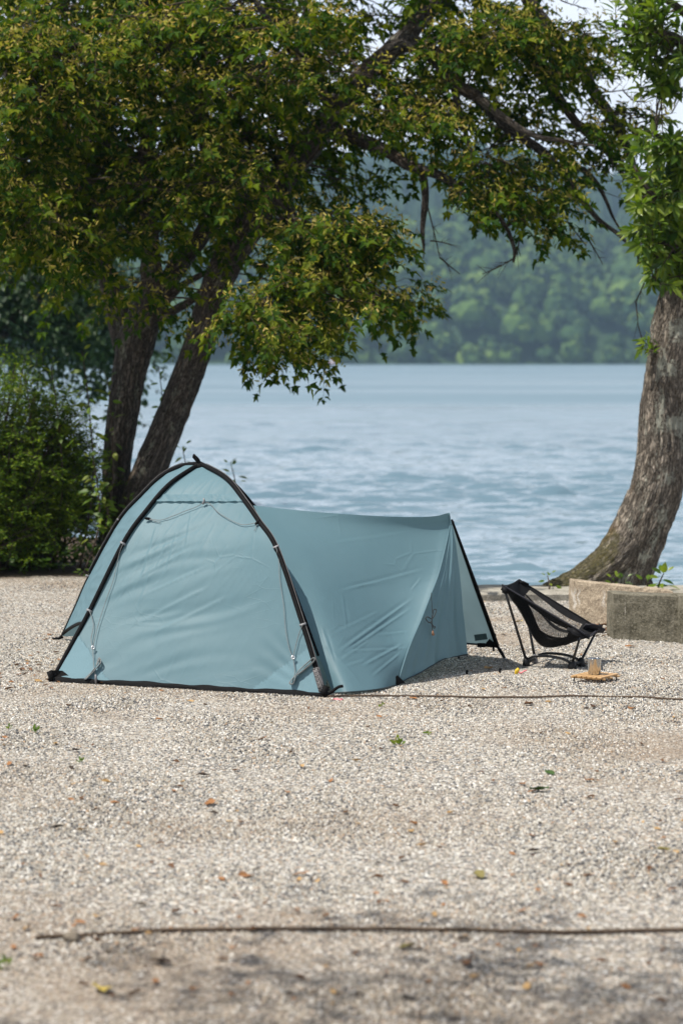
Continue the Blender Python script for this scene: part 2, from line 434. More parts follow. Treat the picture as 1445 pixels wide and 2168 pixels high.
M = {}
def make_mats():
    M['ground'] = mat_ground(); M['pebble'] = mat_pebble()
    M['fabric'] = mat_fabric(); M['fabric2'] = mat_fabric(True)
    M['black'] = plain('black webbing', (0.0045, 0.0045, 0.005), 0.75, 0.12, vary=0.3)
    M['sleeve'] = plain('black pole sleeve', (0.0045, 0.0045, 0.005), 0.75, 0.12, vary=0.3)
    M['pole'] = plain('anodised black pole', (0.012, 0.012, 0.013), 0.3, 0.5, metal=0.2)
    M['piping'] = plain('grey piping', (0.13, 0.125, 0.125), 0.7, 0.2)
    M['clip'] = plain('grey clip plastic', (0.22, 0.22, 0.23), 0.5)
    M['cord'] = plain('grey cord', (0.19, 0.205, 0.205), 0.8, 0.2, vary=0.3, scale=200)
    M['darkcord'] = plain('dark cord', (0.05, 0.055, 0.055), 0.8, 0.2)
    M['tassel'] = plain('tan tassel', (0.30, 0.16, 0.09), 0.7)
    M['ring'] = plain('steel ring', (0.82, 0.82, 0.82), 0.25, 0.5, metal=0.9, vary=0.05)
    M['patch'] = plain('dark teal patch', (0.018, 0.055, 0.06), 0.6)
    M['tub'] = plain('dark groundsheet', (0.02, 0.035, 0.04), 0.5)
    M['chairblack'] = plain('black chair fabric', (0.006, 0.006, 0.007), 0.7, 0.18, vary=0.3, bump=0.1)
    M['chairgrey'] = plain('charcoal chair pocket', (0.022, 0.022, 0.028), 0.65, 0.3, vary=0.2, bump=0.1)
    M['net'] = mat_mesh_net()
    M['alu'] = plain('black aluminium leg', (0.012, 0.012, 0.013), 0.25, 0.6, metal=0.1)
    M['hub'] = plain('black hub plastic', (0.007, 0.007, 0.008), 0.5, 0.3)
    M['hubgrey'] = plain('grey hub', (0.16, 0.16, 0.17), 0.4, 0.5)
    M['white'] = plain('white plastic cap', (0.7, 0.7, 0.68), 0.5)
    T = NT('bamboo slats'); c = T.coord()
    g = T.noise(T.map(c, (12, 90, 60)), 1.0, 4)
    M['bamboo'] = T.done(T.principled(T.ramp(g, [(0.3, (0.40, 0.225, 0.09)), (0.7, (0.60, 0.39, 0.19))]), 0.45, 0.4))
    T = NT('brushed titanium'); c = T.coord()
    g = T.noise(T.map(c, (300, 300, 60)), 1.0, 4)
    M['steel'] = T.done(T.principled(T.ramp(g, [(0.3, (0.40, 0.405, 0.41)), (0.7, (0.55, 0.555, 0.56))]), 0.17, 0.5, 1.0))
    M['concrete_tan'] = mat_concrete('tan weathered concrete', (0.28, 0.22, 0.155), (0.43, 0.355, 0.265), 0.4, True)
    M['concrete_moss'] = mat_concrete('mossy weathered concrete', (0.11, 0.099, 0.067), (0.20, 0.183, 0.14), 0.55)
    M['coping'] = mat_concrete('pale shore concrete', (0.27, 0.25, 0.20), (0.40, 0.375, 0.32), 0.3)
    M['bark_maple'] = mat_bark('maple bark', (0.14, 0.117, 0.097), (0.038, 0.030, 0.025), (0.28, 0.25, 0.215), moss=0.6, lichen=0.5)
    M['bark_ever'] = mat_bark('furrowed evergreen bark', (0.29, 0.245, 0.195), (0.065, 0.05, 0.038), (0.52, 0.46, 0.385), moss=0.6, lichen=0.8, fur=1.15, lich_col=(0.40, 0.41, 0.34))
    M['deadwood'] = mat_bark('dead bare wood', (0.27, 0.22, 0.175), (0.11, 0.085, 0.065), (0.42, 0.37, 0.31), lichen=0.2)
    M['twig'] = plain('brown twig', (0.06, 0.045, 0.034), 0.85, 0.2, vary=0.35)
    M['maple'] = leaf_mat('maple leaf', [(0.0, (0.016, 0.045, 0.007)), (0.35, (0.038, 0.088, 0.008)), (0.7, (0.085, 0.138, 0.008)), (1.0, (0.18, 0.21, 0.012))], 0.6, 0.06, 0.36, (1.5, 1.4, 0.25))
    M['maple_one'] = leaf_mat('maple leaf single', [(0.0, (0.025, 0.062, 0.010)), (0.4, (0.055, 0.105, 0.011)), (1.0, (0.135, 0.160, 0.015))], 0.6, 0.06, 0.36, (1.5, 1.4, 0.25), source='obj')
    M['samara'] = leaf_mat('maple winged seeds', [(0.0, (0.22, 0.26, 0.025)), (0.4, (0.36, 0.34, 0.05)), (0.75, (0.56, 0.40, 0.15)), (1.0, (0.42, 0.44, 0.06))], 0.6, 0.2, 0.4, (1.2, 1.1, 0.7))
    ev = [(0.0, (0.035, 0.08, 0.012)), (0.35, (0.09, 0.16, 0.015)), (0.7, (0.15, 0.225, 0.022)), (1.0, (0.25, 0.31, 0.04))]
    M['ever'] = leaf_mat('evergreen leaf', ev, 0.40, 0.30, 0.38)
    M['ever_one'] = leaf_mat('evergreen leaf single', ev, 0.38, 0.35, 0.38, source='obj')
    M['yew'] = leaf_mat('shrub leaf', [(0.0, (0.035, 0.085, 0.012)), (0.5, (0.11, 0.185, 0.02)), (1.0, (0.25, 0.32, 0.035))], 0.6, 0.1, 0.4)
    M['sapling'] = leaf_mat('bright sapling leaf', [(0.0, (0.08, 0.15, 0.02)), (0.5, (0.14, 0.22, 0.025)), (1.0, (0.26, 0.29, 0.035))], 0.5, 0.35, 0.42, source='obj')
    M['under'] = leaf_mat('undergrowth leaf', [(0.0, (0.03, 0.075, 0.014)), (0.5, (0.06, 0.12, 0.02)), (1.0, (0.13, 0.19, 0.03))], 0.5, 0.35, 0.40)
    M['fartree'] = leaf_mat('far lakeside leaf', [(0.0, (0.018, 0.045, 0.016)), (0.6, (0.035, 0.075, 0.022)), (1.0, (0.07, 0.12, 0.03))], 0.5, 0.35, 0.25)
    T = NT('hill woodland'); r = T.island; c = T.coord()
    col = T.ramp(r, [(0.0, (0.024, 0.054, 0.024)), (0.4, (0.055, 0.102, 0.030)), (0.75, (0.098, 0.160, 0.038)), (1.0, (0.16, 0.23, 0.055))])
    col = T.mix(T.rng(T.noise(c, 0.09, 3, 0.6), 0.40, 0.62, 0, 0.6), col, (0.022, 0.050, 0.030))
    M['wood'] = T.done(T.principled(col, 0.9, 0.05))
    T = NT('hill conifers'); r = T.island; c = T.coord()
    col = T.ramp(r, [(0.0, (0.018, 0.042, 0.024)), (1.0, (0.045, 0.08, 0.036))])
    M['conifer'] = T.done(T.principled(col, 0.9, 0.1, 0, T.bump(T.noise(c, 0.8, 4, 0.65), 1.0, 1.2)))
    M['hillsoil'] = plain('hill floor', (0.03, 0.055, 0.025), 0.95, 0.05, scale=0.2)
    M['water'] = mat_water()
    M['rope'] = plain('brown rope', (0.115, 0.085, 0.062), 0.9, 0.1, vary=0.4, scale=160)
    M['stone'] = plain('dull stone', (0.20, 0.17, 0.13), 0.9, 0.2, vary=0.4, scale=30, bump=0.4)
    for nm, c1, c2 in (('dry_orange', (0.34, 0.165, 0.065), (0.20, 0.09, 0.035)), ('dry_brown', (0.17, 0.085, 0.04), (0.085, 0.045, 0.025)), ('dry_tan', (0.46, 0.30, 0.13), (0.30, 0.185, 0.08)),
                       ('dry_dark', (0.05, 0.034, 0.024), (0.03, 0.02, 0.015)), ('leaf_green', (0.05, 0.10, 0.02), (0.03, 0.06, 0.015)), ('leaf_yellow', (0.55, 0.43, 0.10), (0.40, 0.28, 0.06)),
                       ('leaf_olive', (0.22, 0.19, 0.07), (0.14, 0.12, 0.04))):
        T = NT(nm); g = T.noise(T.coord(), 40, 4)
        M[nm] = T.done(T.principled(T.ramp(g, [(0.35, c2), (0.65, c1)]), 0.75, 0.25))
    M['pink'] = plain('pink tape', (0.75, 0.22, 0.24), 0.6)
    M['yellow'] = plain('yellow plastic', (0.72, 0.48, 0.03), 0.5)
    M['boat_red'] = plain('faded red paint', (0.55, 0.12, 0.11), 0.5)
    M['boat_pink'] = plain('pale pink canopy', (0.72, 0.45, 0.46), 0.6)
    M['boat_white'] = plain('white canopy cloth', (0.75, 0.75, 0.76), 0.6)
make_mats()

# ------------------------------------------------------------------ the setting
WATER_Z = -0.45
SHORE = 800.0
def fbm(x, y, s, o=0.0, oct=4):
    return mn.fractal(Vector((x * s + o, y * s - o, o * 0.37)), 0.9, 2.1, oct)

def build_ground():
    # beach level sheet; its lake edge runs under the coping and steps out on the left where the trees stand
    edge = [(-60, 24.5), (-12, 24.2), (-6, 23.6), (-3.2, 22.9), (-1.9, 22.0), (-1.25, 20.7), (-0.95, 19.3), (-0.75, 17.6), (-0.55, 17.0), (4, 17.0), (10, 17.0), (60, 17.0)]
    mb = MB(); nx = len(edge)
    rows = [-60, -10, 0, 3, 5, 8, 11, 14, 16]
    vs = [(x, y, 0) for y in rows for (x, e) in edge] + [(x, e, 0) for x, e in edge] + [(x, e + 0.25, -1.2) for x, e in edge]
    fs = []
    for r in range(len(rows) + 1):
        for i in range(nx - 1):
            a = r * nx + i; fs.append((a, a + 1, a + 1 + nx, a + nx))
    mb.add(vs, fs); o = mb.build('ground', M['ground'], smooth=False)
    tag(o, 'pale gravel beach with a strip of dark soil under the trees', kind='structure')

def build_gravel():
    # loose stones: one real stone per point (nobody could count them)
    n = 330000
    y = rng.uniform(5.2 ** 2, 15.2 ** 2, n) ** 0.5
    y2 = rng.uniform(15.0, 18.1, 36000)
    y = np.concatenate([y, y2]); 
    x = rng.uniform(-1, 1, len(y)) * (0.148 * y + 0.55)
    ok = (y < 16.45) | (x < -0.6)
    x, y = x[ok], y[ok]
    keep = np.ones(len(x), bool)
    for blk in BLOCKS:
        keep &= ~blk(x, y)
    bare = np.array([mn.fractal(Vector((a * .55, b * .55, 0)), 0.9, 2.1, 3) for a, b in zip(x, y)])
    keep &= ~((bare > 0.12) & (rng.uniform(size=len(x)) < 0.5))
    x, y = x[keep], y[keep]
    # gentle hollows and scuffs in the surface
    z = np.array([0.006 * mn.noise(Vector((a * 1.7, b * 1.7, 3.1))) for a, b in zip(x, y)]) - 0.001
    me = bpy.data.meshes.new('gravel'); me.vertices.add(len(x))
    me.vertices.foreach_set('co', np.stack([x, y, z], 1).astype(np.float32).ravel()); me.update()
    o = bpy.data.objects.new('gravel', me); COL.objects.link(o)
    tag(o, 'loose grey and beige gravel chips covering the beach', kind='stuff')
    g = bpy.data.node_groups.new('gravel stones', 'GeometryNodeTree')
    g.interface.new_socket('Geometry', in_out='INPUT', socket_type='NodeSocketGeometry')
    g.interface.new_socket('Geometry', in_out='OUTPUT', socket_type='NodeSocketGeometry')
    N = g.nodes; L = g.links
    gi = N.new('NodeGroupInput'); go = N.new('NodeGroupOutput')
    iop = N.new('GeometryNodeInstanceOnPoints'); ico = N.new('GeometryNodeMeshIcoSphere')
    ico.inputs['Radius'].default_value = 1.0; ico.inputs['Subdivisions'].default_value = 1
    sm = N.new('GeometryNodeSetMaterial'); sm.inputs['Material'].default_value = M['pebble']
    rv = N.new('FunctionNodeRandomValue'); rv.data_type = 'FLOAT_VECTOR'
    rv.inputs[0].default_value = (0, 0, 0); rv.inputs[1].default_value = (6.28, 6.28, 6.28)
    rs = N.new('FunctionNodeRandomValue'); rs.data_type = 'FLOAT_VECTOR'
    rs.inputs[0].default_value = (0.0030, 0.0026, 0.0018); rs.inputs[1].default_value = (0.0085, 0.0075, 0.0058)
    rs.inputs['Seed'].default_value = 5
    L.new(gi.outputs[0], iop.inputs['Points']); L.new(ico.outputs['Mesh'], sm.inputs['Geometry']); L.new(sm.outputs[0], iop.inputs['Instance'])
    L.new(rv.outputs[0], iop.inputs['Rotation']); L.new(rs.outputs[0], iop.inputs['Scale'])
    L.new(iop.outputs[0], go.inputs[0])
    md = o.modifiers.new('stones', 'NODES'); md.node_group = g
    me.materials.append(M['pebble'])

def build_coping():
    # the concrete strip that edges the beach: a row of cast slabs
    x = -0.62; k = 0
    parent = bpy.data.objects.new('coping', None); COL.objects.link(parent); parent.location = (4, 16.9, 0)
    tag(parent, 'low concrete edging strip between the gravel and the lake', kind='structure')
    first = None
    while x < 9.0:
        w = 1.18 + 0.05 * math.sin(k * 2.3)
        mb = MB(); n = 16
        prof = [(16.50, -0.25), (16.495, 0.040), (16.52, 0.054), (16.9, 0.052), (17.2, 0.042), (17.22, 0.02), (17.22, -0.9)]
        vs = []; fs = []
        for i in range(n + 1):
            xx = x + w * i / n
            for (yy, zz) in prof:
                q = 0.006 * mn.noise(Vector((xx * 6, yy * 6, zz * 6)))
                vs.append((xx, yy + q, zz + q))
        m = len(prof)
        for i in range(n):
            for j in range(m - 1): fs.append((i * m + j, (i + 1) * m + j, (i + 1) * m + j + 1, i * m + j + 1))
        fs.append(tuple(range(m))); fs.append(tuple(n * m + j for j in range(m - 1, -1, -1)))
        mb.add(vs, fs); mb.build('slab', M['coping'], parent, smooth=False)
        x += w + 0.012; k += 1

def build_water():
    # open water out to the far shore; the near part carries real ripples
    ys = [15.0]
    while ys[-1] < 190: ys.append(ys[-1] + 0.00125 * ys[-1] ** 1.1)
    ys = np.array(ys); nu = 180
    u = np.linspace(-1, 1, nu)
    Y = np.repeat(ys[:, None], nu, 1); STEP = 0.00125 * Y ** 1.1
    X = u[None] * (0.165 * ys[:, None] + 1.4)
    Z = np.zeros_like(X)
    r2 = np.random.default_rng(5); NW = 64
    gust = np.zeros_like(X)      # patches of smoother and rougher water
    for i in range(9):
        a, b, c = r2.normal() * 0.22, r2.uniform(0.1, 0.75), r2.uniform(0, 6.28); gust += np.sin(X * a * 2 + Y * b * 0.5 + c) / 3
    gust = 0.90 + 0.22 * np.clip(gust, -1, 1)
    for i in range(NW):
        wl = 0.22 * (0.95 / 0.22) ** (i / (NW - 1)); th = r2.normal(0.12, 0.30); k = 2 * PI / wl
        amp = 0.036 * wl / (2 * PI) * (1.0 if wl < 0.6 else 0.8); ph = r2.uniform(0, 2 * PI)
        damp = np.clip((wl / STEP - 3.0) / 2.5, 0, 1)
        env = 0.6 + 0.6 * np.sin(X * k * r2.uniform(.05, .2) + Y * k * r2.uniform(.03, .14) + ph * 2)
        s = np.sin(k * (X * math.sin(th) + Y * math.cos(th)) + ph + 0.6 * np.sin(X * 1.1 + ph * 3))
        Z += amp * damp * env * gust * (s + 0.30 * s * s)
    sg = Z.std(); Z = Z + 0.25 * (Z * Z / sg - sg)
    fade = np.clip((190 - Y) / 60, 0, 1) * np.clip((1 - np.abs(u[None])) / 0.1, 0, 1)
    Z = Z * fade + WATER_Z
    V = np.stack([X, Y, Z], -1).reshape(-1, 3)
    ny = len(ys); idx = np.arange(ny * nu).reshape(ny, nu)
    F = np.stack([idx[:-1, :-1], idx[:-1, 1:], idx[1:, 1:], idx[1:, :-1]], -1).reshape(-1, 4)
    # flat surround joined on: left, right, far
    ext = []
    n0 = len(V)
    o_l = idx[:, 0]; o_r = idx[:, -1]
    VL = np.stack([np.full(ny, -1100.0), ys, np.full(ny, WATER_Z)], 1); VR = VL * np.array([-1, 1, 1])
    VF = V[idx[-1]].copy(); VF[:, 1] = SHORE + 60; VF[:, 0] *= SHORE / 190.0
    VC = np.array([[-1100, SHORE + 60, WATER_Z], [1100, SHORE + 60, WATER_Z]])
    Vall = np.concatenate([V, VL, VR, VF, VC])
    a = n0 + np.arange(ny); b = n0 + ny + np.arange(ny); c = n0 + 2 * ny + np.arange(nu); d = n0 + 2 * ny + nu
    FL = np.stack([a[:-1], o_l[:-1], o_l[1:], a[1:]], 1)
    FR = np.stack([o_r[:-1], b[:-1], b[1:], o_r[1:]], 1)
    FF = np.stack([idx[-1][:-1], idx[-1][1:], c[1:], c[:-1]], 1)
    FC = np.array([[a[-1], idx[-1][0], c[0], d], [idx[-1][-1], b[-1], d + 1, c[-1]]])
    o = np_mesh('lake_water', Vall, np.concatenate([F, FL, FR, FF, FC]), M['water'], smooth=True)
    tag(o, 'wide rippled lake reflecting the pale sky', kind='structure')

def hill_z(x, y):
    t = y - SHORE
    front = 40 * (1 - math.exp(-max(t, 0) / 62.0)) * (0.80 + 0.35 * math.exp(-((x - 62) / 70.0) ** 2) - 0.22 * math.exp(-((x - 150) / 45.0) ** 2))
    back = 0
    if t > 120: back = 74 * (1 - math.exp(-((t - 120) / 260.0) ** 1.3)) 
    if t > 700: back -= (t - 700) * 0.06
    z = front + back + fbm(x, y, 0.012, 2.0) * 5 * min(1, max(t, 0) / 60) + fbm(x, y, 0.004, 7.0) * 6 * min(1, max(t, 0) / 300)
    return z + WATER_Z + 0.4 + min(0, t * 0.05)
def build_hills():
    xs = np.linspace(-620, 620, 90); ys = np.concatenate([[SHORE - 14], np.linspace(SHORE, SHORE + 950, 70)])
    V = np.array([(x, y, hill_z(x, y)) for y in ys for x in xs]); nx = len(xs)
    idx = np.arange(len(V)).reshape(len(ys), nx)
    F = np.stack([idx[:-1, :-1], idx[:-1, 1:], idx[1:, 1:], idx[1:, :-1]], -1).reshape(-1, 4)
    o = np_mesh('far_hills', V, F, M['hillsoil'], smooth=True)
    tag(o, 'low wooded hills across the lake', kind='structure')
    bm = bmesh.new(); bmesh.ops.create_icosphere(bm, subdivisions=2, radius=1); tv = np.array([v.co[:] for v in bm.verts]); tf = np.array([[v.index for v in f.verts] for f in bm.faces]); bm.free()
    # lumpy crown templates
    tmpl = []
    for k in range(5):
        r2 = np.random.default_rng(40 + k)
        lumps = [(tv * 1.0, tf)]
        V0 = tv.copy() * 0.80; V0 *= (1 + 0.25 * np.array([mn.noise(Vector(p) * 1.7 + Vector((k * 9, 0, 0))) for p in tv]))[:, None]
        Vs = [V0 * [1, 1, 0.85]]; Fs = [tf]
        # masses of foliage: each a tilted leafy flake on the crown
        nq = 120; lob = unit(r2.normal(size=(7, 3)) + [0, -0.2, 0.4]) * 0.55
        cen = lob[r2.integers(0, 7, nq)] + unit(r2.normal(size=(nq, 3)) + [0, -0.3, 0.5]) * r2.uniform(0.32, 0.52, (nq, 1))
        nn = unit(cen * 0.7 + r2.normal(size=(nq, 3)) * 0.5 + [0, 0, 0.25]); Rq = frame(unit(np.cross(nn, r2.normal(size=(nq, 3)))), nn)
        qv = np.array([(-1, -.6, 0), (.2, -1, .15), (1, .1, 0), (.3, .9, .1), (-.7, .7, -.1)]); qf = np.array([(0, 1, 2), (0, 2, 3), (0, 3, 4)])
        QV, QF = scatter(qv, qf, cen * [1, 1, .9], Rq, r2.uniform(0.10, 0.24, nq))
        Fs.append(QF + len(tv)); Vs.append(QV)
        tmpl.append((np.concatenate(Vs), np.concatenate(Fs)))
    pts = []
    y = SHORE - 1
    while y < SHORE + 190:
        x = -215 + rng.uniform(0, 8)
        while x < 215:
            pts.append((x + rng.uniform(-2.5, 2.5), y + rng.uniform(-3, 3))); x += rng.uniform(7.0, 12.5)
        y += 8.5
    pts = np.array(pts); Vall = []; Fall = []; off = 0
    for k in range(5):
        P = pts[k::5]; m = len(P)
        z = np.array([hill_z(a, b) for a, b in P])
        s = rng.uniform(3.6, 8.2, m) * (1 - 0.25 * (P[:, 1] < SHORE + 4))
        lift = rng.uniform(0.5, 1.15, m) * s * np.where(P[:, 1] < SHORE + 5, 0.55, 1.0)
        th = rng.uniform(-1.2, 1.2, m); R = np.zeros((m, 3, 3)); R[:, 0, 0] = np.cos(th); R[:, 0, 1] = -np.sin(th); R[:, 1, 0] = np.sin(th); R[:, 1, 1] = np.cos(th); R[:, 2, 2] = 1
        V, F = scatter(tmpl[k][0], tmpl[k][1], np.stack([P[:, 0], P[:, 1], z + lift], 1), R, s)
        Vall.append(V); Fall.append(F + off); off += len(V)
    o = np_mesh('hill_woodland', np.concatenate(Vall), np.concatenate(Fall), M['wood'], smooth=False)
    tag(o, 'dense green deciduous wood covering the slope across the lake', kind='stuff')
    # darker conifers on the ridge behind
    n = 7; ring = np.array([(math.cos(2 * PI * i / n), math.sin(2 * PI * i / n)) for i in range(n)])
    cv = np.concatenate([np.c_[ring * 1.0, np.full(n, 0.0)], np.c_[ring * 0.75, np.full(n, 1.2)], np.c_[ring * 0.35, np.full(n, 2.6)], [[0, 0, 3.3]]])
    cf = [];
    for r in range(2):
        for i in range(n): a = r * n + i; b = r * n + (i + 1) % n; cf += [(a, b, b + n), (a, b + n, a + n)]
    for i in range(n): cf.append((2 * n + i, 2 * n + (i + 1) % n, 3 * n))
    m = 4200
    P = np.stack([rng.uniform(-330, 330, m), rng.uniform(SHORE + 170, SHORE + 760, m)], 1)
    z = np.array([hill_z(a, b) for a, b in P]); s = rng.uniform(3.0, 5.2, m)
    th = rng.uniform(0, 6.28, m); R = np.zeros((m, 3, 3)); R[:, 0, 0] = np.cos(th); R[:, 0, 1] = -np.sin(th); R[:, 1, 0] = np.sin(th); R[:, 1, 1] = np.cos(th); R[:, 2, 2] = 1
    V, F = scatter(cv, np.array(cf), np.stack([P[:, 0], P[:, 1], z - 1], 1), R, s)
    o = np_mesh('ridge_conifers', V, F, M['conifer'], smooth=True)
    tag(o, 'dark conifer wood on the far ridge', kind='stuff')

def build_haze():
    mb = MB(); mb.box((-1200, -70, -2.2), (1200, 1800, 142))
    T = NT('lake haze'); v = T.n('VolumePrincipled')
    v.inputs['Color'].default_value = (0.50, 0.75, 1.0, 1); v.inputs['Density'].default_value = 0.00026
    v.inputs['Anisotropy'].default_value = 0.1
    T.link(v.outputs[0], T.out.inputs['Volume'])
    o = mb.build('haze', T.m, smooth=False)
    tag(o, 'thin summer haze over the lake', kind='stuff')

def build_boat():
    c = at(702, 775, SHORE - 9); c.z = WATER_Z
    b = empty('pleasure_boat', c, 'tiny red boat with a pale canopy by the far shore of the lake', 'boat')
    def T(p): return c + Vector(p)
    mb = MB()
    prof = [(-2.0, 0.0, 0.55), (-1.9, 0.62, 0.55), (-0.6, 0.8, 0.5), (0.8, 0.75, 0.52), (1.6, 0.45, 0.62), (2.05, 0.0, 0.75)]
    top = [(x, y, z) for x, y, z in prof] + [(x, -y, z) for x, y, z in prof[-2:0:-1]]
    bot = [(x * 0.86, y * 0.62, -0.12) for x, y, z in top]
    n = len(top); vs = [T(p) for p in top + bot]
    fs = [(i, (i + 1) % n, n + (i + 1) % n, n + i) for i in range(n)] + [tuple(range(n - 1, -1, -1)), tuple(range(n, 2 * n))]
    mb.add(vs, fs); mb.build('hull', M['boat_red'], b, smooth=False)
    mb = MB(); 
    vs = []; fs = []
    for i in range(9):
        a = PI * i / 8
        for x in (-0.9, 1.1): vs.append(T((x, math.cos(a) * 0.75, 0.95 + math.sin(a) * 0.45)))
    for i in range(8): fs.append((2 * i, 2 * i + 1, 2 * i + 3, 2 * i + 2))
    mb.add(vs, fs); mb.build('canopy', M['boat_white'], b)
    mb = MB(); mb.box(c + Vector((-0.7, -0.6, 0.45)), c + Vector((0.9, 0.6, 1.1))); mb.build('cabin', M['boat_pink'], b, smooth=False, bevel=0.05)
    for x in (-0.85, 1.05):
        for y in (-0.7, 0.7):
            mb = MB(); mb.tube([T((x, y, 0.5)), T((x, y, 1.0))], 0.03, 6); mb.build('canopy_post', M['clip'], b)

# ---- concrete blocks
def build_blocks():
    def slab(name, a, b, depth, h, mat, label, notch=None, h2=None, taper=0.012):
        """upright slab: front foot runs a->b, thickness depth away from the camera"""
        a = Vector(a); b = Vector(b); t = (b - a).normalized(); w = (b - a).length; nrm = Vector((-t.y, t.x, 0))
        if nrm.y < 0: nrm = -nrm
        nrm = Vector((-0.10, 1, 0)).normalized()
        mb = MB(); nu, nh, nd = 26, 14, 6
        h2 = h if h2 is None else h2
        def pt(u, z, d):
            hh = h + (h2 - h) * u
            if notch:
                e = abs(u - notch[0]) / notch[1]
                if e < 1 and z > 0.5: hh -= notch[2] * (1 - e) * (0.6 + 0.4 * math.sin(u * 80))
            q = taper * z * (1 - 2 * d)      # slightly battered
            p = a + t * (w * u) + nrm * (depth * d + q * 0.5 + 0.0) + Vector((0, 0, -0.06 + (hh + 0.06) * z))
            k = 0.0035 * mn.noise(p * 9) + 0.0022 * mn.noise(p * 33)
            e = 0
            if z > 0.999: e = 0.006 * max(0, mn.noise(p * 21))
            return p + Vector((k, k, -e + k * 0.5))
        grid = {}
        def face(us, vs_, f):
            base = len(mb.v); pts = [pt(*f(u, v)) for v in vs_ for u in us]; n = len(us)
            fs = [(j * n + i, j * n + i + 1, (j + 1) * n + i + 1, (j + 1) * n + i) for j in range(len(vs_) - 1) for i in range(n - 1)]
            mb.add(pts, fs)
        U = [i / nu for i in range(nu + 1)]; Z = [i / nh for i in range(nh + 1)]; D = [i / nd for i in range(nd + 1)]
        face(U, Z, lambda u, v: (u, v, 0)); face(U[::-1], Z, lambda u, v: (u, v, 1))
        face(D[::-1], Z, lambda d, v: (0, v, d)); face(D, Z, lambda d, v: (1, v, d))
        face(U, D, lambda u, d: (u, 1, d))
        o = mb.build(name, mat, smooth=False)
        bm = bmesh.new(); bm.from_mesh(o.data); bmesh.ops.remove_doubles(bm, verts=bm.verts, dist=0.0015); bm.to_mesh(o.data); bm.free()
        bv = o.modifiers.new('bevel', 'BEVEL'); bv.width = 0.006; bv.segments = 2; bv.limit_method = 'ANGLE'; bv.angle_limit = math.radians(50)
        rebase(o, ((a + b) / 2).to_tuple()); tag(o, label, 'concrete block')
        BLOCKS.append(lambda x, y, a=a, t=t, n=nrm, w=w, d=depth: (((x - a.x) * t.x + (y - a.y) * t.y > -0.01) & ((x - a.x) * t.x + (y - a.y) * t.y < w + 0.01) & ((x - a.x) * n.x + (y - a.y) * n.y > -0.01) & ((x - a.x) * n.x + (y - a.y) * n.y < d + 0.01)))
        return o
    a = ground(1213, 1316); b = ground(1424, 1343)
    slab('concrete_block', a, b, 0.16, 0.262, M['concrete_tan'], 'tan weathered concrete slab standing behind the mossy block, white lime streaks on its left', (0.74, 0.05, 0.03))
    a = ground(1297, 1353); b = ground(1437, 1361)
    slab('concrete_block', a, b, 0.20, 0.272, M['concrete_moss'], 'mossy grey-green concrete slab nearest the cup and chair')
    a = ground(1438, 1363); b = ground(1600, 1375)
    slab('concrete_block', a, b, 0.20, 0.282, M['concrete_moss'], 'dark end of a concrete slab cut off by the right edge of the photo')

BLOCKS = []

# ------------------------------------------------------------------ trees
SKEL = []       # (point, radius) along the maple's wood, used to root the twigs
def wood(name, rows, mat, parent, n=20, step=0.04, rough=0.0, skel=None, lichen=(), moss_h=None, joined=None):
    """tapering limb through rows (point, radius)"""
    pts = [Vector(r[0]) for r in rows]; rad = [r[1] for r in rows]
    path = smooth_path(pts, 8)
    rr = []
    for i in range(len(pts) - 1):
        for k in range(8): rr.append(rad[i] + (rad[i + 1] - rad[i]) * (k / 8))
    rr.append(rad[-1])
    L = [0.0]
    for a, b in zip(path, path[1:]): L.append(L[-1] + (b - a).length)
    m = max(6, int(L[-1] / step)); P = []; R = []; S = []; j = 0
    for i in range(m + 1):
        s = L[-1] * i / m
        while j < len(L) - 2 and L[j + 1] < s: j += 1
        t = min(1, max(0, (s - L[j]) / max(L[j + 1] - L[j], 1e-9)))
        P.append(path[j].lerp(path[j + 1], t)); R.append(rr[j] + (rr[j + 1] - rr[j]) * t); S.append(s)
    V = []; bk = []; li = []; mo = []; up = None
    for i, p in enumerate(P):
        t = (P[min(i + 1, m)] - P[max(i - 1, 0)]).normalized()
        if up is None: up = Vector((0, -1, 0)) if abs(t.y) < 0.9 else Vector((0, 0, 1))
        a = t.cross(up).normalized(); b = a.cross(t).normalized(); up = b
        for q in range(n):
            th = 2 * PI * q / n; r = R[i]; c, s = math.cos(th), math.sin(th)
            if rough:
                g = mn.noise(Vector((c * r * 30, s * r * 30, S[i] * 5.5))); g2 = mn.noise(Vector((c * r * 7 + 9, s * r * 7, S[i] * 2.2))); g3 = mn.noise(Vector((c * r * 62, s * r * 62, S[i] * 13)))
                r += rough * (-abs(g) * 1.5 + 0.4 + g2 * 1.3 + g3 * 0.45)
            v = p + (a * c + b * s) * r
            V.append(v); bk.append((c * R[i], s * R[i], S[i]))
            l = 0.0
            for (q0, q1) in lichen: l = max(l, 1 - (v - q0).length / q1)
            li.append(max(0, l))
            if moss_h: 
                nz = (a * c + b * s).z
                mo.append(max(0, min(1, 1.15 - v.z / moss_h)) * (0.45 + 0.75 * max(0, nz)) + (0.5 * max(0, -c) * max(0, 1 - v.z / (moss_h * 2.5))))
            else: mo.append(0)
        if skel is not None and i % 4 == 0: skel.append((p.copy(), R[i]))
    F = [(i * n + q, i * n + (q + 1) % n, (i + 1) * n + (q + 1) % n, (i + 1) * n + q) for i in range(m) for q in range(n)]
    # close the tip
    V.append(P[-1]); bk.append((0, 0, S[-1])); li.append(0); mo.append(0)
    F += [(m * n + q, m * n + (q + 1) % n, len(V) - 1, len(V) - 1) for q in range(n)]
    if joined is not None: joined.append((V, F, bk, li, mo)); return None
    return wood_mesh(name, [(V, F, bk, li, mo)], mat, parent)
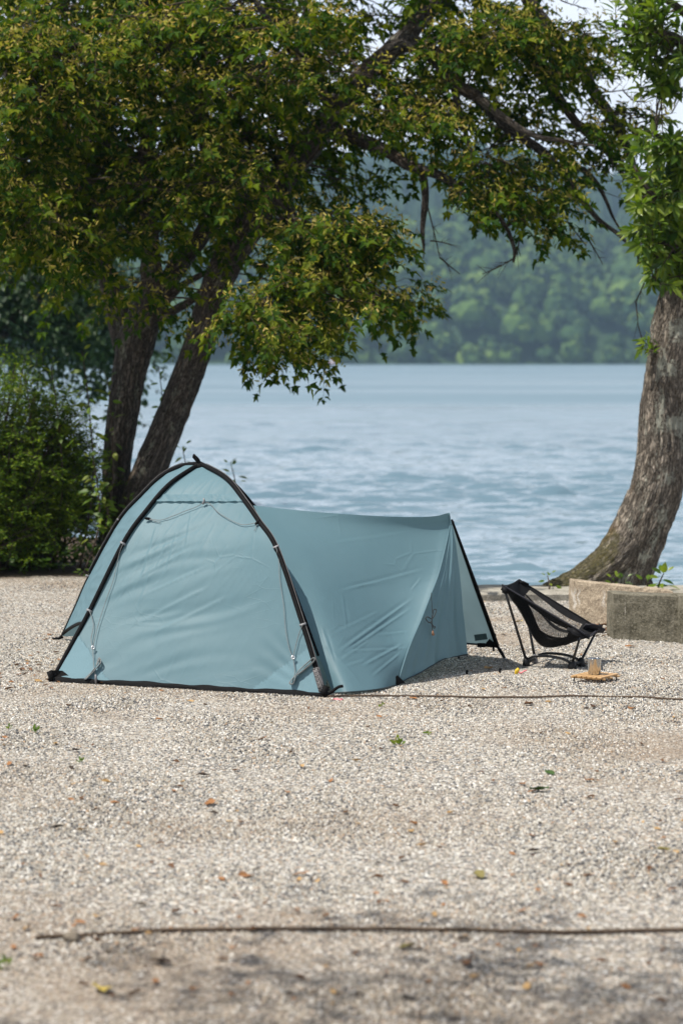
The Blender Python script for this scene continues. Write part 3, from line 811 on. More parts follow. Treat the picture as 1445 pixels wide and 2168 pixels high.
def wood_mesh(name, chunks, mat, parent):
    V = []; F = []; bk = []; li = []; mo = []
    for c in chunks:
        o = len(V); V += [tuple(p) for p in c[0]]; F += [tuple(i + o for i in f) for f in c[1]]; bk += c[2]; li += c[3]; mo += c[4]
    F = [f if f[2] != f[3] else f[:3] for f in F]
    me = bpy.data.meshes.new(name); me.from_pydata(V, [], F); me.materials.append(mat)
    me.polygons.foreach_set('use_smooth', [True] * len(F))
    for nm, val, ty in (('bk', bk, 'FLOAT_VECTOR'), ('lichen', li, 'FLOAT'), ('moss', mo, 'FLOAT')):
        at_ = me.attributes.new(nm, ty, 'POINT'); arr = np.array(val, dtype=np.float32).ravel(); at_.data.foreach_set('vector' if ty == 'FLOAT_VECTOR' else 'value', arr)
    me.update()
    o = bpy.data.objects.new(name, me); COL.objects.link(o)
    if parent: o.parent = parent; o.matrix_parent_inverse = parent.matrix_basis.inverted()
    return o

# leaf templates: x runs from stalk to tip, z is the upper face
def maple_leaf():
    v = [(0, 0, 0), (0.12, 0.16, 0.03), (0.34, 0.46, 0.05), (0.40, 0.20, 0.03), (0.66, 0.15, 0.0), (1.0, 0, -0.14), (0.66, -0.15, 0.0), (0.40, -0.20, 0.03), (0.34, -0.46, 0.05), (0.12, -0.16, 0.03), (0.45, 0, -0.05)]
    f = [(0, 1, 10), (1, 2, 3), (1, 3, 10), (3, 4, 10), (4, 5, 10), (5, 6, 10), (6, 7, 10), (7, 8, 9), (7, 9, 10), (9, 0, 10)]
    return np.array(v), np.array([(a, c, b) for a, b, c in f])
def lance_leaf(w=0.16):
    v = [(0, 0, 0), (0.25, w * 0.85, 0.03), (0.55, w, 0.01), (0.82, w * 0.5, -0.06), (1, 0, -0.15), (0.82, -w * 0.5, -0.06), (0.55, -w, 0.01), (0.25, -w * 0.85, 0.03), (0.25, 0, -0.01), (0.55, 0, -0.035), (0.82, 0, -0.085)]
    f = [(0, 8, 1), (1, 8, 9), (1, 9, 2), (2, 9, 10), (2, 10, 3), (3, 10, 4), (4, 10, 5), (5, 10, 6), (6, 10, 9), (6, 9, 7), (7, 9, 8), (7, 8, 0)]
    return np.array(v), np.array([(a, c, b) for a, b, c in f])
def small_leaf():
    v = [(0, 0, 0), (0.5, 0.24, 0.04), (1, 0, -0.05), (0.5, -0.24, 0.04)]
    return np.array(v), np.array([(0, 2, 1), (0, 3, 2)])
def samara():
    v = [(0, 0, 0), (0.35, 0.16, 0.02), (0.75, 0.36, 0.06), (1.0, 0.20, 0.0), (0.5, -0.06, -0.02)]
    return np.array(v), np.array([(0, 4, 1), (1, 4, 2), (4, 3, 2)])

def grow_sprays(centres, n_per, radius, flat, axis, length, n_nodes, r2, droop=0.25):
    """twigs round each cluster centre: returns start, direction, length arrays"""
    m = len(centres); 
    off = r2.normal(size=(m, n_per, 3)) * np.array([radius, radius, radius * flat])
    P = (centres[:, None, :] + off).reshape(-1, 3)
    out = (P - axis); out[:, 2] *= 0.25
    d = unit(out) * 0.7 + unit(r2.normal(size=P.shape)) * 0.9 * np.array([1, 1, 0.45])
    d[:, 2] -= droop * r2.uniform(0.3, 1.6, len(P))
    d = unit(d)
    return P, d, length * r2.uniform(0.65, 1.25, len(P))

def leaves_on(P, d, Ln, n_nodes, size, r2, spread=0.9, droop=0.55, curve=0.25):
    """opposite pairs of leaves along every twig + one at the tip"""
    m = len(P); pos = []; X = []; up = []
    side = unit(np.cross(d, np.array([0, 0, 1.0])) + 1e-6)
    for k in range(n_nodes):
        t = (k + 0.6) / n_nodes
        base = P + d * (Ln * t)[:, None] + np.array([0, 0, -1.0]) * (curve * Ln * t * t)[:, None]
        tw = r2.uniform(-0.5, 0.5, m)
        for s in (-1, 1):
            v = d * r2.uniform(0.3, 0.9, (m, 1)) + side * s * spread * r2.uniform(0.7, 1.2, (m, 1)) + np.array([0, 0, 1.0]) * (tw * s - droop * r2.uniform(0.4, 1.7, m))[:, None]
            pos.append(base + unit(v) * 0.012); X.append(unit(v)); up.append(np.array([0, 0, 1.0]) + 0.45 * r2.normal(size=(m, 3)) + d * 0.3)
    v = d + np.array([0, 0, -1.0]) * droop * 0.8
    pos.append(P + d * Ln[:, None] + np.array([0, 0, -1.0]) * (curve * Ln)[:, None]); X.append(unit(v)); up.append(np.array([0, 0, 1.0]) + 0.4 * r2.normal(size=(m, 3)))
    pos = np.concatenate(pos); X = np.concatenate(X); up = np.concatenate(up)
    sc = size * r2.uniform(0.6, 1.2, len(pos))
    return pos, frame(X, up), sc

def twig_mesh(mb_chunks, a, b, ra, rb, sag=0.1, n=3, seg=4):
    """thin tapering twig from a to b as (V,F)"""
    pts = []
    for i in range(seg + 1):
        t = i / seg; p = a + (b - a) * t; p = p + np.array([0, 0, 1.0]) * (sag * np.linalg.norm(b - a) * t * (1 - t))
        pts.append(p)
    t = unit(b - a); s = unit(np.cross(t, [0.13, 0.2, 1.0])); u = np.cross(s, t)
    V = []; 
    for i, p in enumerate(pts):
        r = ra + (rb - ra) * i / seg
        for q in range(n):
            th = 2 * PI * q / n; V.append(p + (s * math.cos(th) + u * math.sin(th)) * r)
    F = [(i * n + q, i * n + (q + 1) % n, (i + 1) * n + (q + 1) % n, (i + 1) * n + q) for i in range(seg) for q in range(n)]
    mb_chunks.append((np.array(V), np.array(F)))
def join_chunks(name, chunks, mat, parent, kind=None):
    off = 0; Vs = []; Fs = []
    for V, F in chunks: Vs.append(V); Fs.append(F + off); off += len(V)
    o = np_mesh(name, np.concatenate(Vs), np.concatenate(Fs), mat, parent, smooth=True)
    if kind: o['kind'] = kind
    return o

def single_leaves(name, tv, tf, pos, R, sc, pick, mat, parent):
    """the picked leaves as objects of their own sharing one mesh"""
    me = bpy.data.meshes.new(name); me.from_pydata([tuple(p) for p in tv], [], [tuple(f) for f in tf]); me.materials.append(mat)
    inv = parent.matrix_basis.inverted()
    for i in pick:
        o = bpy.data.objects.new(name, me); COL.objects.link(o)
        m = Matrix([[*(R[i][r] * sc[i]), pos[i][r]] for r in range(3)] + [[0, 0, 0, 1]])
        o.parent = parent; o.matrix_basis = inv @ m

# share of the maple's crown seen in each 72-pixel square of the photograph, read as metres of tree at 19 m
CROWN = ["99999999999986420000",
         "99999989999998864200",
         "99999868999998753100",
         "99867868999986531410",
         "99888999951388774300",
         "99999999975346663200",
         "99999996688740354310",
         "89996434775000001210",
         "37974311464200000000",
         "02453011553211000000",
         "00010000520000000000",
         "00000000000000000000"]

CLUMPS = [(835, 225, 95, 42), (905, 265, 60, 35), (1015, 100, 80, 35), (1060, 390, 115, 60), (1140, 440, 55, 35), (515, 325, 75, 30), (450, 415, 80, 40), (310, 395, 80, 36), (185, 520, 110, 55), (120, 210, 100, 80), (50, 330, 80, 55), (695, 490, 105, 55), (650, 485, 50, 36), (265, 635, 60, 45), (565, 655, 55, 45), (650, 605, 70, 45),
          (1100, 70, 80, 50), (1190, 105, 70, 50), (1275, 275, 55, 45), (920, 70, 80, 40), (250, 120, 110, 60), (400, 210, 90, 40), (90, 90, 110, 60), (60, 470, 90, 50), (755, 525, 35, 26), (830, 622, 36, 15), (740, 615, 50, 22), (620, 712, 45, 24), (540, 705, 30, 20), (330, 520, 60, 36), (700, 110, 90, 45), (560, 180, 90, 40), (330, 40, 110, 45), (600, 40, 100, 40)]
def build_maple():
    d0 = 19.3
    def W(rows): return [(at(x, y, d), r) for x, y, d, r in rows]
    base = ground(258, 1196); base.z = 0
    t = empty('maple_tree', base, 'big maple with two leaning trunks behind the tent, yellow-green seeds in its crown', 'tree')
    S = SKEL
    b0 = ground(268, 1198); a0 = ground(238, 1197)
    lich = [(at(372, 915, 19.1), 0.16), (at(420, 768, 19.1), 0.06), (at(385, 840, 19.1), 0.08), (at(345, 1000, 19.1), 0.07)]
    wood('trunk', [(b0 + Vector((-0.02, 0, -0.15)), 0.20), (at(275, 1140, 19.3), 0.165), (at(296, 1060, 19.3), 0.145), (at(320, 990, 19.3), 0.132), (at(356, 900, 19.3), 0.125), (at(392, 810, 19.3), 0.118), (at(424, 720, 19.3), 0.115), (at(446, 640, 19.25), 0.115), (at(476, 566, 19.2), 0.125), (at(520, 490, 19.1), 0.115), (at(562, 428, 19.0), 0.105), (at(604, 366, 18.9), 0.105), (at(655, 308, 18.8), 0.105), (at(708, 238, 18.7), 0.10), (at(764, 165, 18.6), 0.085), (at(832, 100, 18.5), 0.07), (at(905, 20, 18.6), 0.06), (at(960, -90, 18.7), 0.045), (at(1010, -220, 18.9), 0.03)],
         M['bark_maple'], t, n=64, step=0.022, rough=0.011, skel=S, lichen=lich, moss_h=0.8)
    wood('trunk', [(a0 + Vector((-0.02, 0, -0.15)), 0.17), (at(243, 1130, 19.5), 0.125), (at(246, 1050, 19.5), 0.105), (at(250, 960, 19.5), 0.115), (at(260, 880, 19.5), 0.125), (at(272, 800, 19.5), 0.130), (at(288, 725, 19.5), 0.155), (at(308, 665, 19.5), 0.135), (at(322, 615, 19.45), 0.10), (at(321, 550, 19.4), 0.08), (at(314, 480, 19.3), 0.075), (at(303, 425, 19.2), 0.068), (at(308, 330, 19.0), 0.06), (at(318, 230, 18.9), 0.05), (at(310, 90, 18.8), 0.04), (at(300, -80, 18.9), 0.03)],
         M['bark_maple'], t, n=56, step=0.025, rough=0.011, skel=S, lichen=[(at(300, 860, 19.35), 0.09), (at(275, 900, 19.35), 0.08), (at(303, 790, 19.3), 0.06)], moss_h=0.6)
    limbs = [
        [(268, 735, 19.6, .11), (250, 670, 19.65, .10), (236, 612, 19.7, .085), (214, 540, 19.7, .07), (190, 440, 19.7, .055), (150, 330, 19.6, .045), (120, 180, 19.5, .035), (100, 0, 19.5, .02)],
        [(318, 668, 19.5, .085), (345, 615, 19.5, .08), (376, 566, 19.5, .078), (420, 510, 19.5, .075), (446, 462, 19.5, .07), (452, 390, 19.5, .065), (436, 300, 19.4, .06), (428, 220, 19.3, .05), (440, 80, 19.2, .04), (470, -90, 19.2, .03)],
        [(318, 672, 19.5, .04), (350, 640, 19.5, .03), (385, 605, 19.4, .028), (412, 590, 19.35, .026), (440, 575, 19.3, .024)],
        [(310, 700, 19.5, .045), (362, 662, 19.45, .034), (400, 640, 19.4, .03), (425, 620, 19.3, .028)],
        [(690, 272, 18.75, .07), (722, 286, 18.6, .06), (770, 300, 18.4, .055), (815, 320, 18.3, .05), (868, 352, 18.2, .04), (930, 372, 18.1, .03), (990, 410, 18.0, .02), (1040, 450, 17.9, .01)],
        [(826, 105, 18.5, .07), (870, 92, 18.4, .065), (920, 122, 18.2, .06), (961, 176, 18.1, .05), (1011, 206, 18.0, .042)],
        [(1011, 206, 18.0, .030), (1061, 246, 17.9, .026), (1126, 286, 17.8, .021), (1190, 298, 17.75, .015), (1258, 309, 17.7, .006)],
        [(890, 350, 18.25, .03), (897, 388, 18.2, .026), (899, 430, 18.2, .024), (893, 490, 18.2, .019), (896, 520, 18.2, .011), (895, 548, 18.2, .004)],
        [(1060, -130, 19.2, .06), (1118, 0, 19.1, .058), (1160, 62, 19.0, .055), (1196, 110, 18.9, .05), (1231, 146, 18.8, .048), (1256, 195, 18.8, .044), (1284, 235, 18.7, .04), (1322, 300, 18.6, .034), (1345, 380, 18.6, .026), (1352, 470, 18.6, .016), (1350, 560, 18.6, .006)],
        [(1090, 100, 18.8, .05), (1126, 136, 18.7, .046), (1163, 182, 18.6, .04), (1194, 227, 18.6, .036), (1221, 263, 18.5, .034), (1244, 283, 18.5, .03), (1272, 305, 18.5, .022), (1307, 356, 18.5, .016), (1335, 388, 18.5, .008)],
        [(1011, 206, 18.0, .034), (1040, 238, 18.3, .036), (1080, 276, 18.5, .036), (1136, 312, 18.6, .034), (1187, 362, 18.7, .03), (1227, 416, 18.7, .027), (1262, 461, 18.7, .022), (1312, 500, 18.7, .014), (1340, 530, 18.7, .006)],
        [(1190, 366, 18.7, .02), (1227, 357, 18.8, .02), (1255, 380, 18.8, .018), (1275, 410, 18.8, .015), (1302, 472, 18.8, .01), (1330, 505, 18.8, .005)],
        [(305, 432, 19.2, .04), (240, 396, 18.8, .035), (180, 392, 18.5, .03), (105, 390, 18.3, .024), (20, 402, 18.1, .018), (-90, 400, 18.0, .01)],
        [(304, 405, 19.1, .04), (235, 305, 18.7, .034), (150, 275, 18.5, .026), (70, 215, 18.3, .02), (0, 150, 18.2, .012)],
        [(210, 540, 19.7, .03), (150, 480, 19.0, .024), (95, 450, 18.6, .018), (30, 440, 18.3, .012)],
        [(600, 372, 18.9, .05), (610, 440, 18.5, .04), (640, 500, 18.2, .03), (660, 570, 18.0, .022), (640, 650, 17.9, .014), (620, 740, 17.9, .007)],
        [(640, 500, 18.2, .025), (720, 540, 17.9, .02), (790, 610, 17.7, .014), (860, 650, 17.6, .007)],
        [(960, 176, 18.1, .03), (968, 230, 18.1, .026), (982, 270, 18.1, .02), (1000, 330, 18.0, .014), (1040, 400, 17.9, .008)],
        [(1040, 350, 17.95, .010), (1062, 250 + 90, 17.9, .012), (1085, 362, 17.9, .011), (1112, 385, 17.9, .007)],
        [(1050, 450, 18.0, .013), (1075, 490, 18.0, .012), (1088, 530, 18.0, .011), (1086, 556, 18.0, .006)],
        [(708, 240, 18.7, .05), (660, 150, 18.4, .04), (600, 90, 18.2, .03), (540, 0, 18.2, .02), (480, -90, 18.2, .012)],
    ]
    for k, r in enumerate(limbs):
        dead = k in (6, 18); dk = k == 7
        o = wood('limb', W(r), M['deadwood'] if dead else M['bark_maple'], t, n=18, step=0.03, rough=0.004 if dead else 0.007, skel=None if dead or dk else S)
        if dead and k == 6: o['label'] = 'pale dead limb without leaves'
        if dk: o['label'] = 'black broken stub hanging straight down'
    # --- clusters of foliage
    r2 = np.random.default_rng(3); C = []; DEN = []
    for row, line in enumerate(CROWN):
        for col, ch in enumerate(line):
            k = int(ch)
            m = r2.poisson(k ** 1.35 / 9 ** 1.35 * (5.0 if col < 8 and row < 7 else 3.4 if col < 9 else 2.1))
            for _ in range(m):
                px = (col + r2.uniform(0.1, 0.9)) * 72.25; py = (row + r2.uniform(0.05, 0.95)) * 72.25 - 12 - (48 if row >= 6 else 25 if row >= 3 else 0)
                d = r2.uniform(18.2, 20.8)
                # few leaves hang in front of the two trunks
                tb = np.interp(py, (430, 566, 720, 900), (562, 476, 424, 356)); ta = np.interp(py, (425, 550, 665, 800), (303, 321, 308, 272))
                if (py > 380 and abs(px - tb) < 92 or py > 450 and abs(px - ta) < 70) and r2.uniform() < 0.95: d = r2.uniform(19.9, 21.2)
                bo = np.interp(px, (560, 600, 655, 708, 764, 832, 920, 1011, 1126, 1258), (430, 370, 308, 240, 168, 102, 122, 206, 286, 309))
                if px > 555 and abs(py - bo) < 62 and r2.uniform() < 0.88: d = r2.uniform(19.0, 20.6)
                if px > 880 and r2.uniform() < 0.5: d = r2.uniform(18.8, 20.2)
                C.append(at(px, py, d)); DEN.append(0.19 if k > 4 else 0.12)
    # boughs that reach out towards the beach, into the sun; heavy seed adds their sunlit yellow-green
    n_base = len(C)
    for (x, y, rx, ry) in CLUMPS:
        for _ in range(max(3, int(rx * ry / (440 if x < 700 else 560)))):
            a = r2.uniform(0, 6.28); q = r2.uniform() ** .5
            px, py = x + rx * q * math.cos(a), y + ry * q * math.sin(a)
            C.append(at(px, py, r2.uniform(16.7, 17.7) if x < 830 else r2.uniform(17.7, 18.8))); DEN.append(0.125)
    n_in = len(C); SUNNY = np.zeros(4000, bool); SUNNY[n_base:n_in] = True
    # crown above and to the sides, out of the picture, that shades the rest
    while len(C) < n_in + 230:
        p = Vector((r2.uniform(-6.0, 3.2), r2.uniform(18.2, 22.5), r2.uniform(4.2, 8.2)))
        e = ((p.x + 1.4) / 4.6) ** 2 + ((p.y - 19.4) / 3.1) ** 2 + ((p.z - 5.2) / 3.0) ** 2
        if e > 1: continue
        px, py = to_px([p])
        if -20 < px[0] < 1465 and py[0] > -40: continue
        if p.x < -3.1 and r2.uniform() < 0.75: continue
        C.append(p); DEN.append(0.30)
    C = np.array([tuple(p) for p in C]); DEN = np.array(DEN)
    SPt = np.array([tuple(p) for p, r in S]); far = np.array([np.min(np.linalg.norm(SPt - c, axis=1)) for c in C])
    SUNNY = SUNNY[:len(C)][far < 1.25]; C, DEN = C[far < 1.25], DEN[far < 1.25]
    axis = np.array([-1.2, 19.4, 3.4])
    P, d, Ln = grow_sprays(C, 7, 1.0, 0.55, axis, 0.30, 6, r2)
    P = np.repeat(C, 7, 0) + (P - np.repeat(C, 7, 0)) * np.repeat(DEN, 7)[:, None]
    big = np.repeat(DEN > 0.25, 7)
    pos, R, sc = leaves_on(P, d, Ln, 6, 0.080, r2)
    sc *= np.where(np.tile(big, 13), 1.45, 1.0)
    # keep a few windows of sky and lake clear, as between the boughs
    px, py = to_px(pos)
    tv, tf = maple_leaf()
    vis = (px > 0) & (px < 1445) & (py > 0) & (py < 900)
    near = np.where(vis)[0]; near = near[np.argsort(pos[near, 1])][:300]
    rest = np.ones(len(pos), bool); rest[near] = False
    V, F = scatter(tv, tf, pos[rest], R[rest], sc[rest])
    o = np_mesh('foliage', V, F, M['maple'], t); o['kind'] = 'stuff'
    single_leaves('leaf', tv, tf, pos, R, sc, near, M['maple_one'], t)
    # winged seeds hang in bunches from the upper side of many twigs
    m = len(P); sunny = np.repeat(SUNNY, 7); pick = np.where(((r2.uniform(size=m) < 0.42) | sunny) & ~big)[0]
    sv, sf = samara(); sp = []; sx = []
    for q in range(14):
        tt = r2.uniform(0.3, 1.0, len(pick))
        b = P[pick] + d[pick] * (Ln[pick] * tt)[:, None] + r2.normal(size=(len(pick), 3)) * 0.03 + np.array([0, 0, 0.03])
        v = unit(r2.normal(size=(len(pick), 3)) * [0.7, 0.7, 0.4] + [0, 0, -0.55]); sp.append(b); sx.append(v)
    sp = np.concatenate(sp); sx = np.concatenate(sx)
    V, F = scatter(sv, sf, sp, frame(sx, r2.normal(size=sx.shape)), 0.044 * r2.uniform(0.7, 1.2, len(sp)))
    o = np_mesh('winged_seed', V, F, M['samara'], t); o['kind'] = 'stuff'
    # twigs: limb -> cluster -> spray
    ch = []; SP = np.array([tuple(p) for p, r in S]); 
    for i, c in enumerate(C):
        dd = np.linalg.norm((SP - c) * [1, 1, 1.3], axis=1); j = int(np.argmin(dd))
        L0 = np.linalg.norm(c - SP[j])
        if L0 > 0.05: twig_mesh(ch, SP[j], c, min(0.016, 0.004 + 0.006 * L0), 0.004, 0.12, 4, 6)
    for i in range(len(P)):
        twig_mesh(ch, C[i // 7], P[i], 0.004, 0.0025, 0.1, 3, 2)
        e = P[i] + d[i] * Ln[i]; e[2] -= 0.25 * Ln[i]
        twig_mesh(ch, P[i], e, 0.0025, 0.0012, 0.12, 3, 3)
    join_chunks('twig', ch, M['twig'], t, 'stuff')
    # bare dead twigs against the sky on the right
    ch = []
    for (x0, y0, x1, y1) in ((1255, 160, 1312, 126), (1265, 195, 1345, 186), (1345, 186, 1392, 184), (1318, 192, 1342, 214), (1342, 214, 1368, 217), (1290, 236, 1388, 246), (1300, 262, 1330, 250), (1330, 250, 1420, 240), (1420, 240, 1442, 198), (1234, 136, 1272, 165), (1272, 165, 1315, 168), (1325, 268, 1352, 276), (1352, 276, 1395, 240), (1318, 300, 1340, 225), (1276, 372, 1300, 345), (1300, 345, 1322, 330), (1235, 345, 1275, 352), (1240, 364, 1262, 352), (1385, 240, 1365, 222), (1410, 242, 1402, 215), (1350, 247, 1340, 232), (1185, 0, 1220, 12), (1220, 12, 1240, 18), (1285, 250, 1260, 285), (1345, 262, 1410, 250),
                              (1086, 548, 1060, 562), (1060, 562, 1020, 580), (905, 440, 930, 545), (930, 545, 972, 580), (910, 510, 955, 518), (1100, 500, 1090, 545), (1345, 640, 1350, 690), (1362, 600, 1345, 640), (1350, 690, 1362, 735), (1200, 470, 1240, 520), (1240, 500, 1275, 560)):
        a = np.array(at(x0, y0, 18.5)); b = np.array(at(x1, y1, 18.5 + rnd.uniform(-.2, .2)))
        twig_mesh(ch, a, b, 0.0065, 0.003, rnd.uniform(-0.15, 0.15), 4, 6)
        for q in range(5):
            s = a + (b - a) * rnd.uniform(0.2, 0.95); e = s + unit(b - a) * rnd.uniform(0.03, 0.12) + np.array([rnd.uniform(-.05, .05), rnd.uniform(-.05, .05), rnd.uniform(-.08, .10)])
            twig_mesh(ch, s, e, 0.003, 0.0012, 0.1, 3, 3)
    o = join_chunks('dead_twig', ch, M['twig'], t, 'stuff')

def build_evergreen():
    d0 = 17.35
    base = ground(1330, 1246); base = Vector((base.x, 17.35, 0))
    t = empty('evergreen_tree', base, 'leaning broad-leaved evergreen tree with furrowed bark and mossy root at the right edge', 'tree')
    def A(x, y, d=d0): return at(x, y, d)
    ch = []
    lic = [(A(1435, 700, 17.2), 0.16), (A(1428, 900, 17.2), 0.14), (A(1408, 1010, 17.2), 0.12), (A(1395, 1090, 17.2), 0.12), (A(1360, 1180, 17.2), 0.10), (A(1418, 780, 17.2), 0.12)]
    wood('', [((base.x + 0.0, d0, -0.25), .25), (A(1320, 1232), .20), (A(1332, 1190), .192), (A(1350, 1140), .192), (A(1370, 1085), .19), (A(1390, 1028), .183), (A(1401, 950), .172), (A(1407, 850), .168), (A(1418, 760), .166), (A(1432, 680), .163), (A(1445, 610), .16), (A(1458, 500), .152), (A(1478, 380), .145), (A(1492, 250), .135), (A(1495, 100), .12), (A(1480, -60), .11), (A(1470, -220), .09), (A(1480, -420), .06)],
         None, None, n=128, step=0.0125, rough=0.017, lichen=lic, moss_h=0.36, joined=ch)
    wood('', [(A(1128, 1262, 17.1) - Vector((0, 0, .05)), .02), (A(1156, 1253, 17.1), .055), (A(1192, 1244, 17.12), .090), (A(1230, 1231, 17.15), .118), (A(1273, 1207, 17.2), .135), (A(1308, 1172, 17.25), .147), (A(1338, 1115, 17.32), .142), (A(1362, 1050, d0), .12)], None, None, n=72, step=0.016, rough=0.012, moss_h=0.50, joined=ch)
    wood_mesh('trunk', ch, M['bark_ever'], t)
    skel = []
    for r in ([(1470, 420, 17.35, .06), (1430, 440, 17.2, .045), (1400, 430, 17.0, .03), (1370, 400, 16.9, .018), (1340, 350, 16.9, .008)],
              [(1475, 380, 17.3, .05), (1440, 330, 17.1, .035), (1410, 300, 16.95, .02), (1380, 280, 16.9, .01)],
              [(1490, 150, 17.3, .06), (1440, 90, 17.1, .04), (1400, 70, 17.0, .028), (1350, 60, 16.9, .015), (1320, 50, 16.9, .008)],
              [(1490, 60, 17.3, .05), (1440, 20, 17.2, .03), (1390, -10, 17.1, .02), (1340, -20, 17.0, .01)],
              [(1450, 540, 17.3, .035), (1420, 520, 17.1, .025), (1385, 510, 17.0, .016), (1350, 490, 16.95, .008)],
              [(1495, 110, 17.3, .022), (1445, 120, 17.4, .02), (1400, 130, 17.5, .016), (1384, 150, 17.5, .013), (1388, 185, 17.5, .012), (1402, 198, 17.5, .010), (1420, 207, 17.5, .008), (1430, 190, 17.5, .005)]):
        wood('limb', [(A(x, y, d), q) for x, y, d, q in r], M['bark_maple'], t, n=14, step=0.03, rough=0.004, skel=skel)
    r2 = np.random.default_rng(8); C = []
    regions = [((1318, 1445), (-20, 120), 30), ((1345, 1450), (100, 185), 16), ((1328, 1460), (285, 450), 60), ((1330, 1460), (430, 545), 44), ((1362, 1470), (530, 605), 22), ((1300, 1350), (10, 100), 5), ((1385, 1440), (140, 190), 4)]
    for (xa, xb), (ya, yb), n in regions:
        for _ in range(n): C.append(at(r2.uniform(xa, xb), r2.uniform(ya, yb), r2.uniform(16.75, 17.5)))
    for _ in range(110):   # rest of the crown, beyond the right and upper edge
        C.append(Vector((r2.uniform(2.85, 4.6), r2.uniform(16.4, 18.8), r2.uniform(2.2, 6.5))))
    C += [at(1362, 722, 17.2), at(1358, 738, 17.2), at(1336, 150, 16.9), at(1345, 128, 16.9)]
    C = np.array([tuple(c) for c in C]); m = len(C)
    axis = np.array([2.55, 17.3, 3.0])
    out = C - axis; out[:, 2] *= 0.6
    d = unit(unit(out) * 0.8 + unit(r2.normal(size=C.shape)) * 0.8 + [0, -0.25, 0.30])
    # whorl of leaves at the shoot tip
    pos = []; X = []; up = []
    s1 = unit(np.cross(d, [0.1, 0.2, 1.0])); s2 = np.cross(d, s1)
    nl = 16
    for k in range(nl):
        th = k * 2.4 + r2.uniform(-.3, .3, m); back = (k / nl)
        v = unit(d * (0.95 - 0.95 * back)[..., None] if False else d * (0.95 - 0.9 * back) + (s1 * np.cos(th)[:, None] + s2 * np.sin(th)[:, None]) * (0.55 + 0.5 * back) + np.array([0, 0, -1.0]) * r2.uniform(0.0, 0.55, (m, 1)))
        pos.append(C - d * (0.13 * back) + v * 0.012); X.append(v); up.append(d + np.array([0, 0, 0.6]) + 0.3 * r2.normal(size=(m, 3)))
    pos = np.concatenate(pos); X = np.concatenate(X); up = np.concatenate(up)
    sc = 0.116 * r2.uniform(0.55, 1.15, len(pos))
    sc *= np.where(np.tile(np.arange(m) >= m - 4, nl), 0.7, 1)
    R = frame(X, up); tv, tf = lance_leaf(0.17)
    px, py = to_px(pos); vis = (px > 1290) & (px < 1445) & (py > 0) & (py < 800)
    near = np.where(vis)[0]; near = near[np.argsort(pos[near, 1])][:300]
    rest = np.ones(len(pos), bool); rest[near] = False
    V, F = scatter(tv, tf, pos[rest], R[rest], sc[rest])
    o = np_mesh('foliage', V, F, M['ever'], t, smooth=True); o['kind'] = 'stuff'
    single_leaves('leaf', tv, tf, pos, R, sc, near, M['ever_one'], t)
    chk = []; SP = np.array([tuple(p) for p, q in skel] )
    for c, dd in zip(C[:-4], d[:-4]):
        a = c - dd * 0.16; j = int(np.argmin(np.linalg.norm(SP - a, axis=1)))
        twig_mesh(chk, c, a, 0.003, 0.004, 0.0, 4, 3)
        if np.linalg.norm(SP[j] - a) < 1.2: twig_mesh(chk, a, SP[j], 0.004, 0.008, 0.1, 4, 5)
    for c in C[-4:-2]:
        twig_mesh(chk, c, np.array(A(1385, 745, 17.3)), 0.003, 0.004, -0.1, 4, 3)
    for c in C[-2:]: twig_mesh(chk, c, np.array(A(1375, 90, 17.0)), 0.003, 0.005, 0.1, 4, 4)
    join_chunks('twig', chk, M['twig'], t, 'stuff')

def blob_tree(name, base, top, crown, n, leaf, mat, label, seed, spread=0.3, per=6):
    """a tree of loose leaf clumps: crown = list of (centre, radii, weight)"""
    r2 = np.random.default_rng(seed)
    t = empty(name, base, label, 'tree')
    sk = []
    wood('trunk', [(Vector(base) - Vector((0, 0, .2)), .24), (Vector(base).lerp(Vector(top), .3), .18), (Vector(base).lerp(Vector(top), .65) + Vector((.15, .1, 0)), .13), (Vector(top), .06)], M['bark_maple'], t, n=20, step=0.08, rough=0.012, skel=sk)
    w = np.array([c[2] for c in crown], float); w /= w.sum(); C = []
    for (c, r, _), k in zip(crown, (w * n).astype(int)):
        v = unit(r2.normal(size=(k, 3))) * (r2.uniform(0.35, 1.0, (k, 1)) ** 0.5) * np.array(r); C.append(np.array(c) + v)
        a = sk[len(sk) // 2][0]
        wood('limb', [(a, .07), (a.lerp(Vector(c), .5) + Vector((0, 0, .2)), .05), (Vector(c), .015)], M['bark_maple'], t, n=10, step=0.1, rough=0.005)
    C = np.concatenate(C)
    P, d, Ln = grow_sprays(C, per, spread, 0.55, np.array(top) - [0, 0, 1.0], leaf * 4.5, 5, r2)
    pos, R, sc = leaves_on(P, d, Ln, 4, leaf, r2)
    tv, tf = lance_leaf(0.27); V, F = scatter(tv[:8], np.array([(0, 2, 1), (0, 4, 2), (0, 6, 4), (0, 7, 6), (2, 4, 3), (4, 6, 5)]), pos, R, sc)
    o = np_mesh('foliage', V, F, mat, t); o['kind'] = 'stuff'
    ch = []; S2 = np.array([tuple(p) for p, _ in sk])
    for c in C[::2]:
        j = int(np.argmin(np.linalg.norm(S2 - c, axis=1))); twig_mesh(ch, S2[j], c, 0.02, 0.005, 0.1, 4, 5)
    join_chunks('twig', ch, M['twig'], t, 'stuff')
    return t

